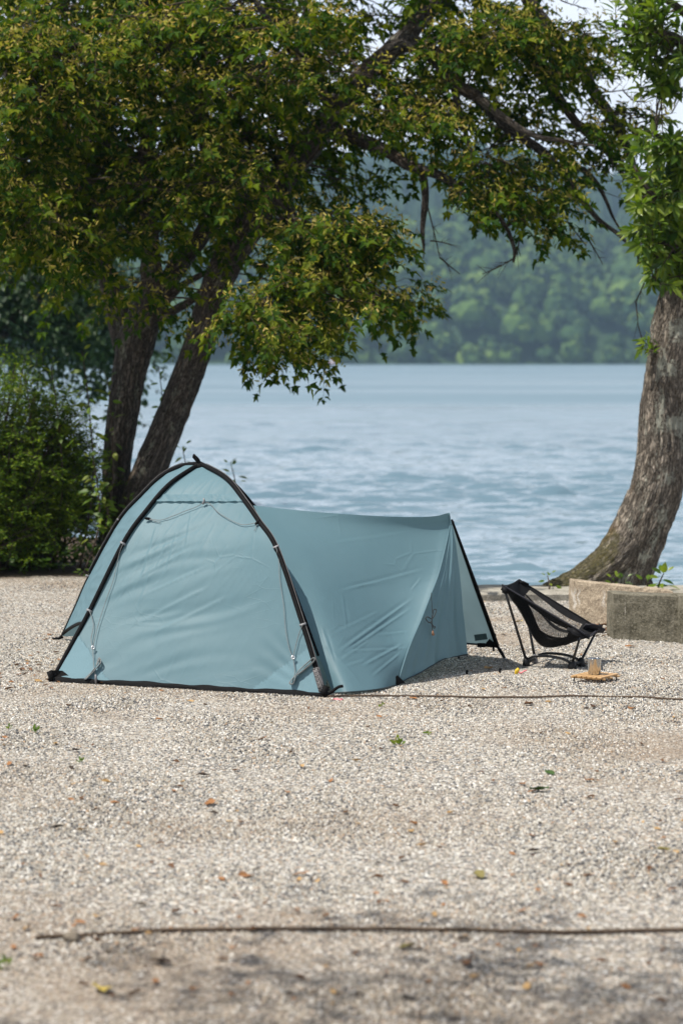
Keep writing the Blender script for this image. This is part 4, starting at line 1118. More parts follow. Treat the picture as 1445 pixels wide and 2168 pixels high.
def build_other_trees():
    # tree further along the shore whose crown hangs over the water on the left
    B = Vector((-6.6, 33.0, 0.0))
    def Q(x, y, d=33): return tuple(at(x, y, d))
    blob_tree('lakeside_tree', (B.x, 33.0, -0.3), (B.x + .3, 33.0, 4.6),
              [(Q(40, 640), (1.5, 1.2, .75), 3), (Q(150, 700), (.75, .9, .38), 1.2), (Q(10, 510), (1.3, 1.4, .9), 3), (Q(-150, 520), (1.3, 1.5, 1.4), 3), (Q(100, 560), (.9, 1.1, .6), 2), (Q(195, 760), (.35, .5, .22), .4)],
              330, 0.11, M['fartree'], 'dark green tree further along the shore, hanging over the water at the left edge', 21, spread=0.32)
    # tree behind the photographer that shades the front of the gravel
    blob_tree('shade_tree', (-4.4, 2.4, 0), (-4.2, 2.6, 6.8),
              [((-3.4, 3.6, 5.4), (1.9, 1.5, .8), 2), ((-1.7, 5.0, 5.6), (1.7, 1.0, .6), 2.2), ((-0.9, 6.1, 5.9), (1.0, .7, .5), .7), ((-4.8, 4.4, 5.8), (1.6, 1.3, 1.0), 1.6), ((-2.6, 2.4, 6.4), (1.8, 1.5, .9), 2), ((-1.2, 3.6, 5.6), (1.5, 1.2, .7), 1.8), ((-5.5, 2.0, 6.0), (1.6, 1.6, 1.2), 2)],
              235, 0.085, M['maple'], 'leafy tree beside the photographer shading the near gravel', 22, spread=0.46, per=5)

def mn_mask(x): return np.array([mn.noise(Vector((a * 2.3, 1.7, 0))) > -0.05 for a in x])
def build_shrubs():
    r2 = np.random.default_rng(31)
    # -- the dark fine-leaved shrub mass at the left: three bushes
    def bush(label, cx, dd, width, height, n, seed, lean, mat):
        r3 = np.random.default_rng(seed)
        base = Vector((cx, dd, 0)); t = empty('evergreen_shrub', base, label, 'shrub')
        ch = []; P = []; D = []
        for k in range(n):
            a = r3.uniform(0, 2 * PI); rad = r3.uniform(0.1, 1) ** 0.6
            tip = np.array([cx + lean * r3.uniform(.2, 1) + math.cos(a) * rad * width, dd + math.sin(a) * rad * width * 0.65, 0.10 + height * (1 - 0.55 * rad ** 2) * r3.uniform(0.25, 1.05)])
            b = np.array([cx + r3.normal() * 0.12, dd + r3.normal() * 0.1, 0.02])
            if k < n * 0.35: twig_mesh(ch, b, tip, 0.011, 0.003, 0.22, 4, 6)
            dr = unit((tip - b) * [1, 1, 0.45] + r3.normal(size=3) * 0.35)
            P.append(tip - dr * 0.12); D.append(dr)
        P = np.array(P); D = np.array(D)
        # feathery side shoots
        PP = np.repeat(P, 5, 0) + r3.normal(size=(len(P) * 5, 3)) * 0.065; DD = unit(np.repeat(D, 5, 0) + r3.normal(size=(len(P) * 5, 3)) * 0.45)
        Ln = r3.uniform(0.10, 0.24, len(PP))
        pos, R, sc = leaves_on(PP, DD, Ln, 9, 0.032, r3, spread=0.8, droop=0.05, curve=0.12)
        tv, tf = small_leaf(); V, F = scatter(tv, tf, pos, R, sc)
        o = np_mesh('foliage', V, F, mat, t); o['kind'] = 'stuff'
        for a, b, l in zip(PP[::2], DD[::2], Ln[::2]): twig_mesh(ch, a - b * 0.03, a + b * l, 0.002, 0.001, -0.1, 3, 2)
        join_chunks('stem', ch, M['twig'], t, 'stuff')
    bush('dense dark fine-leaved shrub at the left edge under the maple', -2.72, 19.0, 0.85, 1.62, 620, 1, 0.0, M['yew'])
    bush('fine-leaved shrub with brown arching stems reaching right to the maple trunk', -2.44, 19.2, 0.50, 1.28, 400, 2, 0.06, M['yew'])
    bush('low shadowed shrub at the foot of the left shrubs', -2.95, 18.75, 0.8, 0.7, 200, 3, 0.0, M['yew'])
    # -- broad-leaved saplings
    def sapling(label, base, top, n, size, seed, mat='sapling', bend=0.1, name='sapling'):
        r3 = np.random.default_rng(seed); base = Vector(base); top = Vector(top)
        t = empty(name, base, label, 'plant')
        path = [base - Vector((0, 0, .05)), base.lerp(top, .4) + Vector((bend, 0, 0)), base.lerp(top, .75) + Vector((bend * .6, 0, 0)), top]
        sm = smooth_path(path, 8)
        mb = MB(); mb.tube(sm, [0.009 - 0.006 * i / (len(sm) - 1) for i in range(len(sm))], 6); mb.build('stem', M['twig'], t)
        tv, tf = lance_leaf(0.21); me = bpy.data.meshes.new('leaf'); me.from_pydata([tuple(p) for p in tv], [], [tuple(f) for f in tf]); me.materials.append(M[mat])
        me.polygons.foreach_set('use_smooth', [True] * len(tf))
        inv = t.matrix_basis.inverted()
        for k in range(n):
            u = 1 - (k / n) * 0.7; i = min(len(sm) - 1, int(u * (len(sm) - 1))); p = sm[i]
            th = (k // 2) * 1.57 + (k % 2) * PI + r3.uniform(-.3, .3)
            x = np.array([math.cos(th), math.sin(th) * 0.9, r3.uniform(-0.75, 0.5) if k > 3 else 0.7]); 
            st = r3.uniform(0.0, 0.10) * (1 - u * 0.6)
            R = frame(unit(x), np.array([-0.2, -0.55, 0.8]) + r3.normal(size=3) * 0.3); s = size * r3.uniform(0.7, 1.15) * (0.7 if k < 2 else 1)
            q = np.array(p) + unit(x) * st
            o = bpy.data.objects.new('leaf', me); COL.objects.link(o); o.parent = t
            o.matrix_basis = inv @ Matrix([[*(R[r] * s), q[r]] for r in range(3)] + [[0, 0, 0, 1]])
    G = lambda px, d: Vector(((px - CX) / FP * d, d, 0))
    sapling('tall sapling with yellow-green top leaves, sticking up left of the maple trunk', G(165, 18.9), at(174, 742, 18.9), 26, 0.105, 4)
    sapling('yellow-green sapling leaning against the left maple trunk', G(195, 18.9), at(228, 800, 18.9), 22, 0.095, 5)
    sapling('pale sapling over the shrub, left of the tall one', G(100, 18.8), at(108, 775, 18.8), 24, 0.10, 6)
    sapling('sapling half hidden in the shrub by the left edge', G(40, 18.8), at(52, 785, 18.8), 22, 0.10, 12)
    sapling('sapling against the lake between the two maple trunks', G(318, 20.2), at(336, 775, 20.2), 24, 0.085, 7)
    sapling('sapling just right of the leaning maple trunk above the tent', G(362, 20.0), at(386, 945, 20.0), 26, 0.085, 8)
    sapling('leafy sapling tip showing behind the top of the tent', G(470, 20.4), at(488, 978, 20.4), 20, 0.075, 9)
    sapling('bright leafy sapling low between shrub and maple trunk', G(170, 18.45), at(196, 965, 18.45), 34, 0.09, 10)
    sapling('bright low plant in the shade left of the maple trunk', G(205, 18.4), at(212, 1035, 18.4), 34, 0.085, 11)
    sapling('low shaded plant left of the tent by the foot of the shrub', G(150, 18.7), at(150, 1090, 18.7), 22, 0.075, 13)
    sapling('small leafy shoot at the foot of the leaning trunk', G(270, 18.9), at(272, 1052, 18.9), 16, 0.07, 14)
    sapling('big-leaved plant behind the right end of the concrete blocks', Vector(ground(1395, 1262)), at(1404, 1214, 16.6), 11, 0.105, 15, mat='ever_one', bend=-0.02, name='leafy_plant')
    sapling('leafy plant tips behind the mossy concrete block', Vector(ground(1372, 1262)), at(1368, 1230, 16.5), 7, 0.085, 16, mat='ever_one', bend=0.0, name='leafy_plant')
    sapling('small leaf tuft behind the tan concrete slab by the trunk', Vector(ground(1298, 1268)), at(1300, 1222, 16.4), 8, 0.06, 17, mat='ever_one', bend=0.0, name='leafy_plant')
    sapling('second small leaf tuft behind the tan concrete slab', Vector(ground(1322, 1268)), at(1320, 1226, 16.4), 7, 0.06, 18, mat='ever_one', bend=0.0, name='leafy_plant')
    sapling('wispy seedling on the coping left of the mossy root', Vector(ground(1160, 1254, 0.035)), at(1158, 1219, 16.9), 8, 0.05, 19, mat='sapling', bend=0.01, name='seedling')
    # moss and small weeds along the foot and the joints of the coping
    n = 520; x = r2.uniform(0.2, 3.2, n); y = np.where(r2.uniform(size=n) < .75, 16.47 + r2.normal(size=n) * .03, r2.uniform(16.5, 17.1, n)); keep = mn_mask(x); x, y = x[keep], y[keep]; n = len(x)
    P = np.stack([x, y, np.where(y > 16.5, .05, .005)], 1); d = unit(r2.normal(size=(n, 3)) * [1, .8, .3] + [0, -0.3, .5])
    pos, R, sc = leaves_on(P, d, r2.uniform(.01, .035, n), 3, 0.018, r2, droop=0.1)
    tv, tf = small_leaf(); V, F = scatter(tv * [1, 1.5, 1], tf, pos, R, sc)
    tag(np_mesh('moss', V, F, M['under']), 'moss and tiny weeds along the foot of the concrete edging', kind='stuff')
    # ground cover in the shade
    n = 500; x = r2.uniform(-3.6, -1.4, n); y = r2.uniform(18.35, 19.6, n)
    P = np.stack([x, y, r2.uniform(0.02, 0.20, n)], 1); d = unit(r2.normal(size=(n, 3)) * [1, 1, .3] + [0, -0.3, .5])
    pos, R, sc = leaves_on(P, d, r2.uniform(.04, .14, n), 3, 0.05, r2, droop=0.1)
    tv, tf = small_leaf(); V, F = scatter(tv * [1, 1.3, 1], tf, pos, R, sc)
    tag(np_mesh('ground_cover', V, F, M['under']), 'low green plants on the shaded soil under the shrubs', kind='stuff')

# ------------------------------------------------------------------ the tent
def grid_panel(name, fn, nu, nv, mat, parent, wrinkle=None, thick=0.0):
    P = [[Vector(fn(i / nu, j / nv)) for i in range(nu + 1)] for j in range(nv + 1)]
    # lengths for a cloth map in metres
    N = [[None] * (nu + 1) for _ in range(nv + 1)]
    UV = [[None] * (nu + 1) for _ in range(nv + 1)]
    for j in range(nv + 1):
        for i in range(nu + 1):
            a = P[j][min(i + 1, nu)] - P[j][max(i - 1, 0)]; b = P[min(j + 1, nv)][i] - P[max(j - 1, 0)][i]
            n = a.cross(b)
            N[j][i] = n.normalized() if n.length > 1e-12 else Vector((0, -1, 0))
    o0 = P[0][0]; ex = (P[0][nu] - P[0][0]); ex = ex.normalized() if ex.length > 1e-6 else (P[nv][nu] - P[nv][0]).normalized()
    for j in range(nv + 1):
        for i in range(nu + 1):
            q = P[j][i] - o0; u = q.dot(ex); w = q - ex * u; UV[j][i] = (u, w.length)
    V = []
    for j in range(nv + 1):
        for i in range(nu + 1):
            p = P[j][i]
            if wrinkle: p = p + N[j][i] * wrinkle(i / nu, j / nv, *UV[j][i])
            V.append(p)
    F = [(j * (nu + 1) + i, j * (nu + 1) + i + 1, (j + 1) * (nu + 1) + i + 1, (j + 1) * (nu + 1) + i) for j in range(nv) for i in range(nu)]
    me = bpy.data.meshes.new(name); me.from_pydata([tuple(p) for p in V], [], F); me.materials.append(mat)
    me.polygons.foreach_set('use_smooth', [True] * len(F))
    uvl = me.uv_layers.new(name='UVMap'); flat = [c for r in UV for c in r]
    li = [0] * len(me.loops); me.loops.foreach_get('vertex_index', li)
    uvl.data.foreach_set('uv', np.array([flat[k] for k in li], dtype=np.float32).ravel())
    me.update()
    o = bpy.data.objects.new(name, me); COL.objects.link(o)
    if parent: o.parent = parent; o.matrix_parent_inverse = parent.matrix_basis.inverted()
    return o
def along(path, t):
    k = max(0, min(len(path) - 1.000001, t * (len(path) - 1))); i = int(k)
    return path[i].lerp(path[i + 1], k - i)
def coons(top, bot, left, right):
    """top/bot run left->right, left/right run bottom->top (all resampled paths)"""
    A, B, C, D = bot[0], bot[-1], top[0], top[-1]
    def f(u, v):
        return (along(bot, u) * (1 - v) + along(top, u) * v) + (along(left, v) * (1 - u) + along(right, v) * u) - (A * (1 - u) * (1 - v) + B * u * (1 - v) + C * (1 - u) * v + D * u * v)
    return f
def ridged(x, y, s):
    return 1 - abs(mn.noise(Vector((x, y, s)))) * 2
TENT = {}
# packing and tension creases of the porch, as straight folds
S_CREASE = [(722, 1376, 868, 1272, 0.0062, 3.0), (734, 1379, 864, 1292, 0.0056, 2.6), (736, 1378, 866, 1372, 0.0037, 2.2), (770, 1408, 848, 1366, 0.0056, 3.0), (716, 1400, 782, 1356, 0.0037, 2.6), (730, 1410, 775, 1396, 0.0037, 2.2), (790, 1430, 846, 1384, 0.0037, 2.6), (800, 1344, 862, 1338, 0.0031, 2.2), (720, 1252, 893, 1207, 0.0037, 2.6), (738, 1246, 850, 1222, 0.0025, 2.2), (708, 1340, 800, 1296, 0.0025, 2.6), (700, 1150, 860, 1128, 0.0015, 3.0), (724, 1260, 734, 1330, 0.0019, 2.2), (770, 1240, 842, 1230, 0.0019, 1.9), (640, 1120, 700, 1160, 0.0015, 2.2), (690, 1365, 760, 1440, 0.0025, 3.8), (870, 1250, 890, 1225, 0.0025, 2.2), (682, 1330, 700, 1390, 0.0037, 3.0), (690, 1345, 706, 1400, 0.0031, 2.2)]
F_CREASE = [(330, 1205, 352, 1150, .003, 2), (352, 1208, 372, 1130, .003, 2), (286, 1230, 396, 1168, .003, 3), (310, 1262, 436, 1205, .004, 3), (300, 1320, 440, 1250, .004, 4), (330, 1345, 480, 1270, .004, 4), (450, 1205, 480, 1160, .0025, 2), (392, 1160, 404, 1085, .002, 2), (420, 1180, 455, 1110, .002, 2), (300, 1225, 330, 1120, .003, 2.5), (290, 1300, 316, 1218, .003, 2.5)]
def crease(px, py, segs):
    w = 0.0
    for x0, y0, x1, y1, h, s in segs:
        dx, dy = x1 - x0, y1 - y0; L = math.hypot(dx, dy)
        t = ((px - x0) * dx + (py - y0) * dy) / (L * L)
        if t < -.05 or t > 1.05: continue
        d = ((px - x0) * -dy + (py - y0) * dx) / L
        if abs(d) > s * 5: continue
        e = max(0, min(1, t * 5 + .25)) * max(0, min(1, (1 - t) * 5 + .25))
        w += h * e * (math.exp(-abs(d) / (s * .55)) - 0.45 * math.exp(-((d + s * 1.8) / (s * 1.3)) ** 2))
    return w
def build_tent():
    FL = ground(113, 1443); FR = ground(683, 1476); BL = ground(129, 1354); BR = FR + (BL - FL)
    # middle: where the diagonals cross
    d1 = BR - FL; d2 = BL - FR
    s = ((FR - FL).x * d2.y - (FR - FL).y * d2.x) / (d1.x * d2.y - d1.y * d2.x)
    C = FL + d1 * s
    ap = on_plane(424, 988, FL, C) ; apex = Vector((C.x, C.y, at(424, 986, C.y).z)); apex.x = at(424, 986, C.y).x
    C = Vector((apex.x, apex.y, 0))
    t = empty('tent', Vector((C.x, C.y, 0)), 'blue-green crossed-pole dome tent with black pole sleeves and an open porch on its right', 'tent')
    TENT['root'] = t
    def half(foot, px):
        pts = [foot] + [on_plane(x, y, foot, C) for x, y in px] + [apex]
        return resample(smooth_path(pts, 10), 60)
    hFL = half(FL, [(153, 1369), (193, 1295), (266, 1149), (315, 1081), (362, 1028)])
    hFR = half(FR, [(662, 1400), (637, 1318), (584, 1163), (545, 1103), (516, 1062), (478, 1016)])
    hBL = half(BL, [(160, 1287), (190, 1220), (254, 1105), (306, 1047), (343, 1012), (384, 991)])
    hBR = [Vector((2 * C.x - p.x, 2 * C.y - p.y, p.z)) for p in hFL]
    # ---- fabric
    def inset(path, c, k): return [p + (Vector((c.x, c.y, p.z)) - p) * k for p in path]
    def dome_panel(name, A, B, sag, nu, nv, wr, hem=0.02):
        mid = (A[0] + B[0]) / 2; n = Vector((mid.x - C.x, mid.y - C.y, 0)).normalized()
        def f(u, v):
            a = along(A, v); b = along(B, v); p = a.lerp(b, u)
            p = p - n * (sag * 4 * u * (1 - u) * math.sin(PI * min(1, v * 1.05)) ) 
            p.z += hem * (1 - v) * (1 - v) if v < 1 else 0
            return p
        return grid_panel(name, f, nu, nv, M['fabric'], t, wr), f
    def ff0(u, v): return along(hFL, v).lerp(along(hFR, v), u)
    def front_wr(u, v, x, y):
        edge = min(1, u * 8) * min(1, (1 - u) * 8) * min(1, v * 14 + .1)
        # long diagonal tension folds fanning out of the left pole's lower clip
        a = 0.33; al = x * math.cos(a) + y * math.sin(a); ac = -x * math.sin(a) + y * math.cos(a)
        w1 = mn.noise(Vector((al * 1.5, ac * 17 + 2.2 * mn.noise(Vector((al * 2, ac * 4, 3))), 1.3))) * 0.0125 * max(0, 1 - abs(u - 0.34) * 1.7) * max(0, 1 - abs(v - 0.36) * 1.9)
        a2 = 1.15; al2 = x * math.cos(a2) + y * math.sin(a2); ac2 = -x * math.sin(a2) + y * math.cos(a2)
        w2 = max(0, ridged(al2 * 2.2, ac2 * 20, 5.1) - 0.72) * 0.010 * (0.3 + max(0, v - .25)) 
        w3 = mn.noise(Vector((x * 4, y * 2.5, 8))) * 0.006
        rad = max(0, 1 - math.hypot((1 - u) * 3.2, v * 4.2)); w4 = math.sin(math.atan2(v + .03, 1 - u + .03) * 26) * 0.004 * rad
        hemf = math.sin(x * 9 + math.sin(x * 5)) * 0.006 * max(0, 1 - v * 9)
        px, py = to_px([ff0(u, v)])
        return (w1 + w2 + w3 + w4 + crease(px[0], py[0], F_CREASE)) * edge + hemf
    front, ff = dome_panel('front_panel', hFL, hFR, 0.03, 150, 150, front_wr)
    def side_wr(u, v, x, y):
        w = max(0, ridged(x * 3, y * 14, 2.0) - 0.5) * 0.010 + mn.noise(Vector((x * 9, y * 3, 4))) * 0.007
        return w * min(1, u * 8) * min(1, (1 - u) * 8)
    # left panel: its hem lifts in a curve near the rear corner
    def left_f(u, v):
        v2 = 0.0 + v; a = along(hBL, 0.02 + v2 * 0.98); b = along(hFL, 0.20 + 0.80 * v2); p = a.lerp(b, u)
        n = Vector((-0.97, 0.1, 0)); p = p - n * (0.035 * 4 * u * (1 - u) * math.sin(PI * v))
        k = (1 - v) ** 5 * (4 * u * (1 - u)) ** 0.7; p.z += 0.05 * k + 0.008; p.x += 0.05 * k
        return p
    grid_panel('left_panel', left_f, 60, 90, M['fabric'], t, side_wr)
    mb = MB(); mb.tube([left_f(i / 30, 0.0) for i in range(31)], 0.010, 6); mb.build('hem', M['black'], t)
    dome_panel('back_panel', hBR, hBL, 0.03, 40, 50, side_wr)
    dome_panel('right_panel', hFR, hBR, 0.03, 60, 60, side_wr)
    # doubled cloth at the two lower corners
    me = front.data; cs = [v.co.copy() for v in me.vertices]; X, Y = to_px([front.matrix_world @ c + t.location for c in cs] if False else [c for c in cs])
    def inside(px, py, tri):
        s_ = [(tri[(k + 1) % 3][0] - tri[k][0]) * (py - tri[k][1]) - (tri[(k + 1) % 3][1] - tri[k][1]) * (px - tri[k][0]) for k in range(3)]
        return all(q >= 0 for q in s_) or all(q <= 0 for q in s_)
    for tri in (((100, 1452), (168, 1345), (236, 1450)), ((518, 1470), (652, 1372), (692, 1486))):
        fs = [list(p.vertices) for p in me.polygons if inside(sum(X[i] for i in p.vertices) / 4, sum(Y[i] for i in p.vertices) / 4, tri)]
        ids = sorted({i for f in fs for i in f}); mp = {i: k for k, i in enumerate(ids)}
        m2 = MB(); m2.add([cs[i] + (Vector((0, 0, H)) - cs[i]).normalized() * 0.0025 for i in ids], [[mp[i] for i in f] for f in fs])
        o2 = m2.build('corner_reinforcement', M['fabric2'], t); o2.data.uv_layers.new(name='UVMap')
    # black hem tape along the front
    n_f = Vector(((FR - FL).y, -(FR - FL).x, 0)).normalized()
    if n_f.y > 0: n_f = -n_f
    mb = MB(); k = 60; vs = []; fs = []
    for i in range(k + 1):
        u = i / k; p = FL.lerp(FR, u); q = ff(u, 0) 
        wv = 0.004 * math.sin(u * 23) + 0.003 * math.sin(u * 57)
        vs += [p + n_f * (0.016 + wv) + Vector((0, 0, 0.003)), p + n_f * 0.012 + Vector((0, 0, 0.016 + wv)), p + n_f * (0.006) + Vector((0, 0, 0.024 + wv * 0.6)), p - n_f * 0.006 + Vector((0, 0, 0.026 + wv * .6))]
    for i in range(k):
        for j in range(3): fs.append((i * 4 + j, (i + 1) * 4 + j, (i + 1) * 4 + j + 1, i * 4 + j + 1))
    mb.add(vs, fs); mb.build('hem', M['black'], t)
    # ---- pole sleeves
    def sleeve(pathA, pathB, lowA, lowB):
        full = pathA + pathB[::-1][1:]
        n = len(full); outp = []
        for i, p in enumerate(full):
            r = Vector((p.x - C.x, p.y - C.y, 0.35 * (p.z - 0.2))); r = r.normalized() if r.length > 1e-4 else Vector((0, 0, 1))
            outp.append(p + r * 0.012)
        mb = MB(); mb.tube(outp, 0.0055, 8); mb.build('tent_pole', M['pole'], t)
        i0 = int(lowA * 59); i1 = n - 1 - int(lowB * 59)
        seg = outp[i0:i1 + 1]
        mb = MB(); mb.tube(seg, 0.0125, 10); mb.build('pole_sleeve', M['sleeve'], t)
        return outp
    oA = sleeve(hFL, hBR, 0.02, 0.05); oB = sleeve(hFR, hBL, 0.075, 0.30)
    # pale seam piping along the sleeves, on the side of the fabric
    for path, sgn in ((oA[:58], 1), (oB[:58], 1), (oB[64:102], -1)):
        mb = MB(); pp = []
        for i, p in enumerate(path):
            tg = (path[min(i + 1, len(path) - 1)] - path[max(i - 1, 0)]).normalized()
            view = (Vector((0, 0, H)) - p).normalized(); s2 = tg.cross(view).normalized() * sgn
            if s2.x < 0 and sgn > 0: s2 = -s2
            if sgn < 0 and s2.z < 0: s2 = -s2
            outw = Vector((p.x - C.x, p.y - C.y, .3)).normalized()
            pp.append(p + s2 * 0.0105 + outw * 0.005)
        mb.tube(pp, 0.0022, 5); mb.build('piping', M['piping'], t)
    mb = MB(); top = along(oA, 0.5)
    mb.tube([apex + Vector((0, -0.01, .0)), apex + Vector((-0.012, -0.015, 0.035)), apex + Vector((-0.035, -0.01, 0.058)), apex + Vector((-0.036, 0.0, 0.05)), apex + Vector((-0.01, 0.0, 0.02))], [.012, .009, .008, .009, .010], 8)
    mb.build('top_loop', M['black'], t)
    mb = MB(); mb.ico(apex + Vector((0.002, -0.012, -0.004)), 0.026, 2, sq=(1.2, 1, .8)); mb.build('pole_hub', M['black'], t)
    # ---- clips
    def clip(px, py, path, horiz=False):
        best = min(path, key=lambda p: (lambda a, b: (a[0] - px) ** 2 + (b[0] - py) ** 2)(*to_px([p])))
        i = path.index(best); tg = (path[min(i + 1, len(path) - 1)] - path[max(0, i - 1)]).normalized()
        vw = (Vector((0, 0, H)) - best).normalized(); sd = tg.cross(vw).normalized()
        mb = MB(); ring = []
        for q in range(13):
            th = 2 * PI * q / 12; ring.append(best + sd * math.cos(th) * 0.0175 + vw * math.sin(th) * 0.016 + Vector((0, 0, 0.0)))
        for a, b in zip(ring, ring[1:]):
            pass
        vs = []; fs = []
        for q in range(12):
            p = ring[q]; vs += [p - tg * 0.0055, p + tg * 0.0055]
        for q in range(12): fs.append((2 * q, 2 * ((q + 1) % 12), 2 * ((q + 1) % 12) + 1, 2 * q + 1))
        mb.add(vs, fs); o = mb.build('pole_clip', M['clip'], t)
        sm = o.modifiers.new('thick', 'SOLIDIFY'); sm.thickness = 0.003; sm.offset = 1
        return best + vw * 0.02
    c1 = clip(266, 1149, oA); c2 = clip(194, 1296, oA)
    c3 = clip(584, 1162, oB); c4 = clip(637, 1318, oB)
    clip(254, 1105, oB); clip(191, 1220, oB)
    # ---- hood strip across the front, with cords and toggles
    def on_front(px, py, lift=0.012):
        # walk the panel for the spot seen at px,py
        u, v = 0.5, 0.5
        for _ in range(40):
            p = ff(u, v); x, y = to_px([p]); 
            pu = to_px([ff(min(1, u + .01), v)]); pv = to_px([ff(u, min(1, v + .01))])
            J = np.array([[pu[0][0] - x[0], pv[0][0] - x[0]], [pu[1][0] - y[0], pv[1][0] - y[0]]]) / 0.01
            e = np.array([px - x[0], py - y[0]])
            try: du = np.linalg.solve(J, e)
            except Exception: break
            u = float(np.clip(u + du[0] * 0.7, 0.0, 1.0)); v = float(np.clip(v + du[1] * 0.7, 0.0, 0.97))
        p = ff(u, v); return p + (Vector((0, 0, H)) - p).normalized() * lift
    ys0, ys1 = 1047, 1062
    def hood(u, v):
        y = ys1 + (ys0 - ys1) * v; xl = 329 + (ys1 - y) * 0.75 ; xr = 529 - (ys1 - y) * 0.75
        p = on_front(xl + (xr - xl) * u, y, 0.0)
        k = 0.004 + 0.010 * (1 - v) * (0.75 + 0.25 * math.sin(u * 40)) + 0.003 * math.sin(u * 55 + v * 6)
        return p + Vector((0, -1, 0.25)).normalized() * k
    grid_panel('vent_hood', hood, 40, 6, M['fabric'], t, lambda u, v, x, y: 0.005 * mn.noise(Vector((x * 40, y * 15 + x * 20, 1))))
    def cord(pts, r=0.0022, mat='cord', name='guy_cord'):
        mb = MB(); mb.tube(smooth_path(pts, 6), r, 5); return mb.build(name, M[mat], t)
    m0 = on_front(431, 1063, .025)
    tl = on_front(313, 1098, .02); tr = on_front(545, 1106, .02)
    cord([m0, on_front(416, 1073), on_front(392, 1082), on_front(365, 1093), on_front(340, 1101), tl], 0.0018)
    cord([m0, on_front(445, 1067), on_front(462, 1085), on_front(490, 1102), on_front(515, 1111), tr], 0.0018)
    cord([tl, on_front(330, 1104), on_front(340, 1106)], 0.0016); cord([tr, on_front(541, 1118), on_front(538, 1124)], 0.0016)
    for p, a in ((tl, 0.15), (tr, -0.75)):
        mb = MB(); dx = Vector((math.cos(a), 0, -math.sin(a)))
        mb.tube([p - dx * .017, p - dx * 0.008, p + dx * .008, p + dx * .017], [.004, .0075, .0075, .004], 8); mb.build('toggle', M['black'], t)
    mb = MB(); mb.tube([m0 + Vector((0, 0, .02)), m0 + Vector((.004, -.006, .006)), m0, m0 + Vector((-.003, -.004, -.012))], [.004, .006, .007, .004], 7); mb.build('toggle', M['clip'], t)
    for ring_px, cA, cB, via, bundle, tail in (((197, 1371), c1, c2, [(252, 1175), (240, 1228), (225, 1270), (212, 1310), (203, 1342)], (205, 1410), [(198, 1395), (200, 1420), (205, 1442)]),
                                               ((620, 1392), c3, c4, [(590, 1185), (592, 1225), (600, 1280), (604, 1330), (612, 1372)], (632, 1428), [(623, 1410), (624, 1425), (618, 1448)])):
        R = on_front(*ring_px, .018)
        cord([cA] + [on_front(x, y, .014) for x, y in via] + [R], 0.0017)
        side = -1 if ring_px[0] < 400 else 1
        cord([cB, on_front(ring_px[0] + side * (-1 if side < 0 else 12), ring_px[1] - 48, .014), on_front(ring_px[0] + side * 4, ring_px[1] - 18, .014), R], 0.0020)
        mb = MB(); vw = (Vector((0, 0, H)) - R).normalized(); sx = vw.cross(Vector((0, 0, 1))).normalized(); sz = sx.cross(vw)
        mb.tube([R + vw * .006 + (sx * math.cos(2 * PI * q / 14) + sz * math.sin(2 * PI * q / 14)) * 0.0075 for q in range(15)], 0.0038, 7, cap=False); mb.build('ring', M['ring'], t)
        cord([R] + [on_front(x, y, .015) for x, y in tail], 0.0022)
        # tied hank of spare cord
        cx, cy = bundle; s2 = 1 if side < 0 else 1
        for q in range(5):
            jx, jy = rnd.uniform(-2, 2), rnd.uniform(-2, 2)
            if side < 0: loop = [(cx - 1, cy), (cx + 4 + jx, cy - 12), (cx + 6 + jx, cy - 17 + jy), (cx + 8 + jx, cy - 8), (cx + 3, cy), (cx - 8 + jx, cy + 12), (cx - 24 + jx, cy + 27 + jy), (cx - 18, cy + 22), (cx - 4, cy + 4)]
            else: loop = [(cx - 6, cy), (cx + 6 + jx, cy - 12 + jy), (cx + 14 + jx, cy - 14 + jy), (cx + 17 + jx, cy - 8 + jy), (cx + 8, cy - 6 + jy), (cx - 8, cy + 4), (cx - 18 + jx, cy + 18 + jy), (cx - 12, cy + 20), (cx - 6, cy + 4)]
            cord([on_front(x, y, .012 + .004 * q) for x, y in loop], 0.0024)
    p = on_front(203, 1436, .03); mb = MB(); mb.tube([p + Vector((0, 0, .018)), p, p + Vector((0, -.004, -.03))], [.005, .0055, .004], 7); mb.build('cord_lock', M['clip'], t)
    # corners: black webbing cups and mesh gusset
    mb = MB(); u0 = FL; mb.add([u0 + Vector((-.01, -.012, .0)), on_front(150, 1447, .008), on_front(133, 1420, .010), u0 + Vector((-.005, -.01, .06))], [(0, 1, 2, 3)])
    mb.build('corner_gusset', M['black'], t, smooth=False)
    for p, dx in ((FL, -1), (FR, 1)):
        mb = MB(); mb.tube([p + Vector((-.02 * dx * -1, -.005, .055)), p + Vector((0.005 * dx, -.01, .02)), p + Vector((.02 * dx, -.015, .004))], [.015, .018, .010], 8); mb.build('pole_foot', M['black'], t)
    mb = MB(); seg = oB[1:6]; mb.tube(seg, 0.0185, 10)
    T = NT('checked webbing'); ck = T.n('TexChecker'); T.link(T.coord(), ck.inputs[0]); ck.inputs['Scale'].default_value = 150
    ck.inputs[1].default_value = (0.012, 0.012, 0.013, 1); ck.inputs[2].default_value = (0.20, 0.19, 0.19, 1)
    M['check'] = T.done(T.principled(ck.outputs[0], 0.7, 0.3)); mb.build('webbing_sleeve', M['check'], t)
    mb = MB(); mb.tube(smooth_path([FR + Vector((.02, -.01, .015)), FR + Vector((.045, -.02, .03)), FR + Vector((.075, -.02, .052)), FR + Vector((.10, -.02, .058))], 5), 0.0075, 8); mb.build('webbing_tail', M['black'], t)
    mb = MB(); mb.tube([BL + Vector((.01, 0, .02)), BL + Vector((-.01, 0, .006)), BL + Vector((-.05, -.005, .005))], [.012, .010, .005], 7); mb.build('pole_foot', M['black'], t)

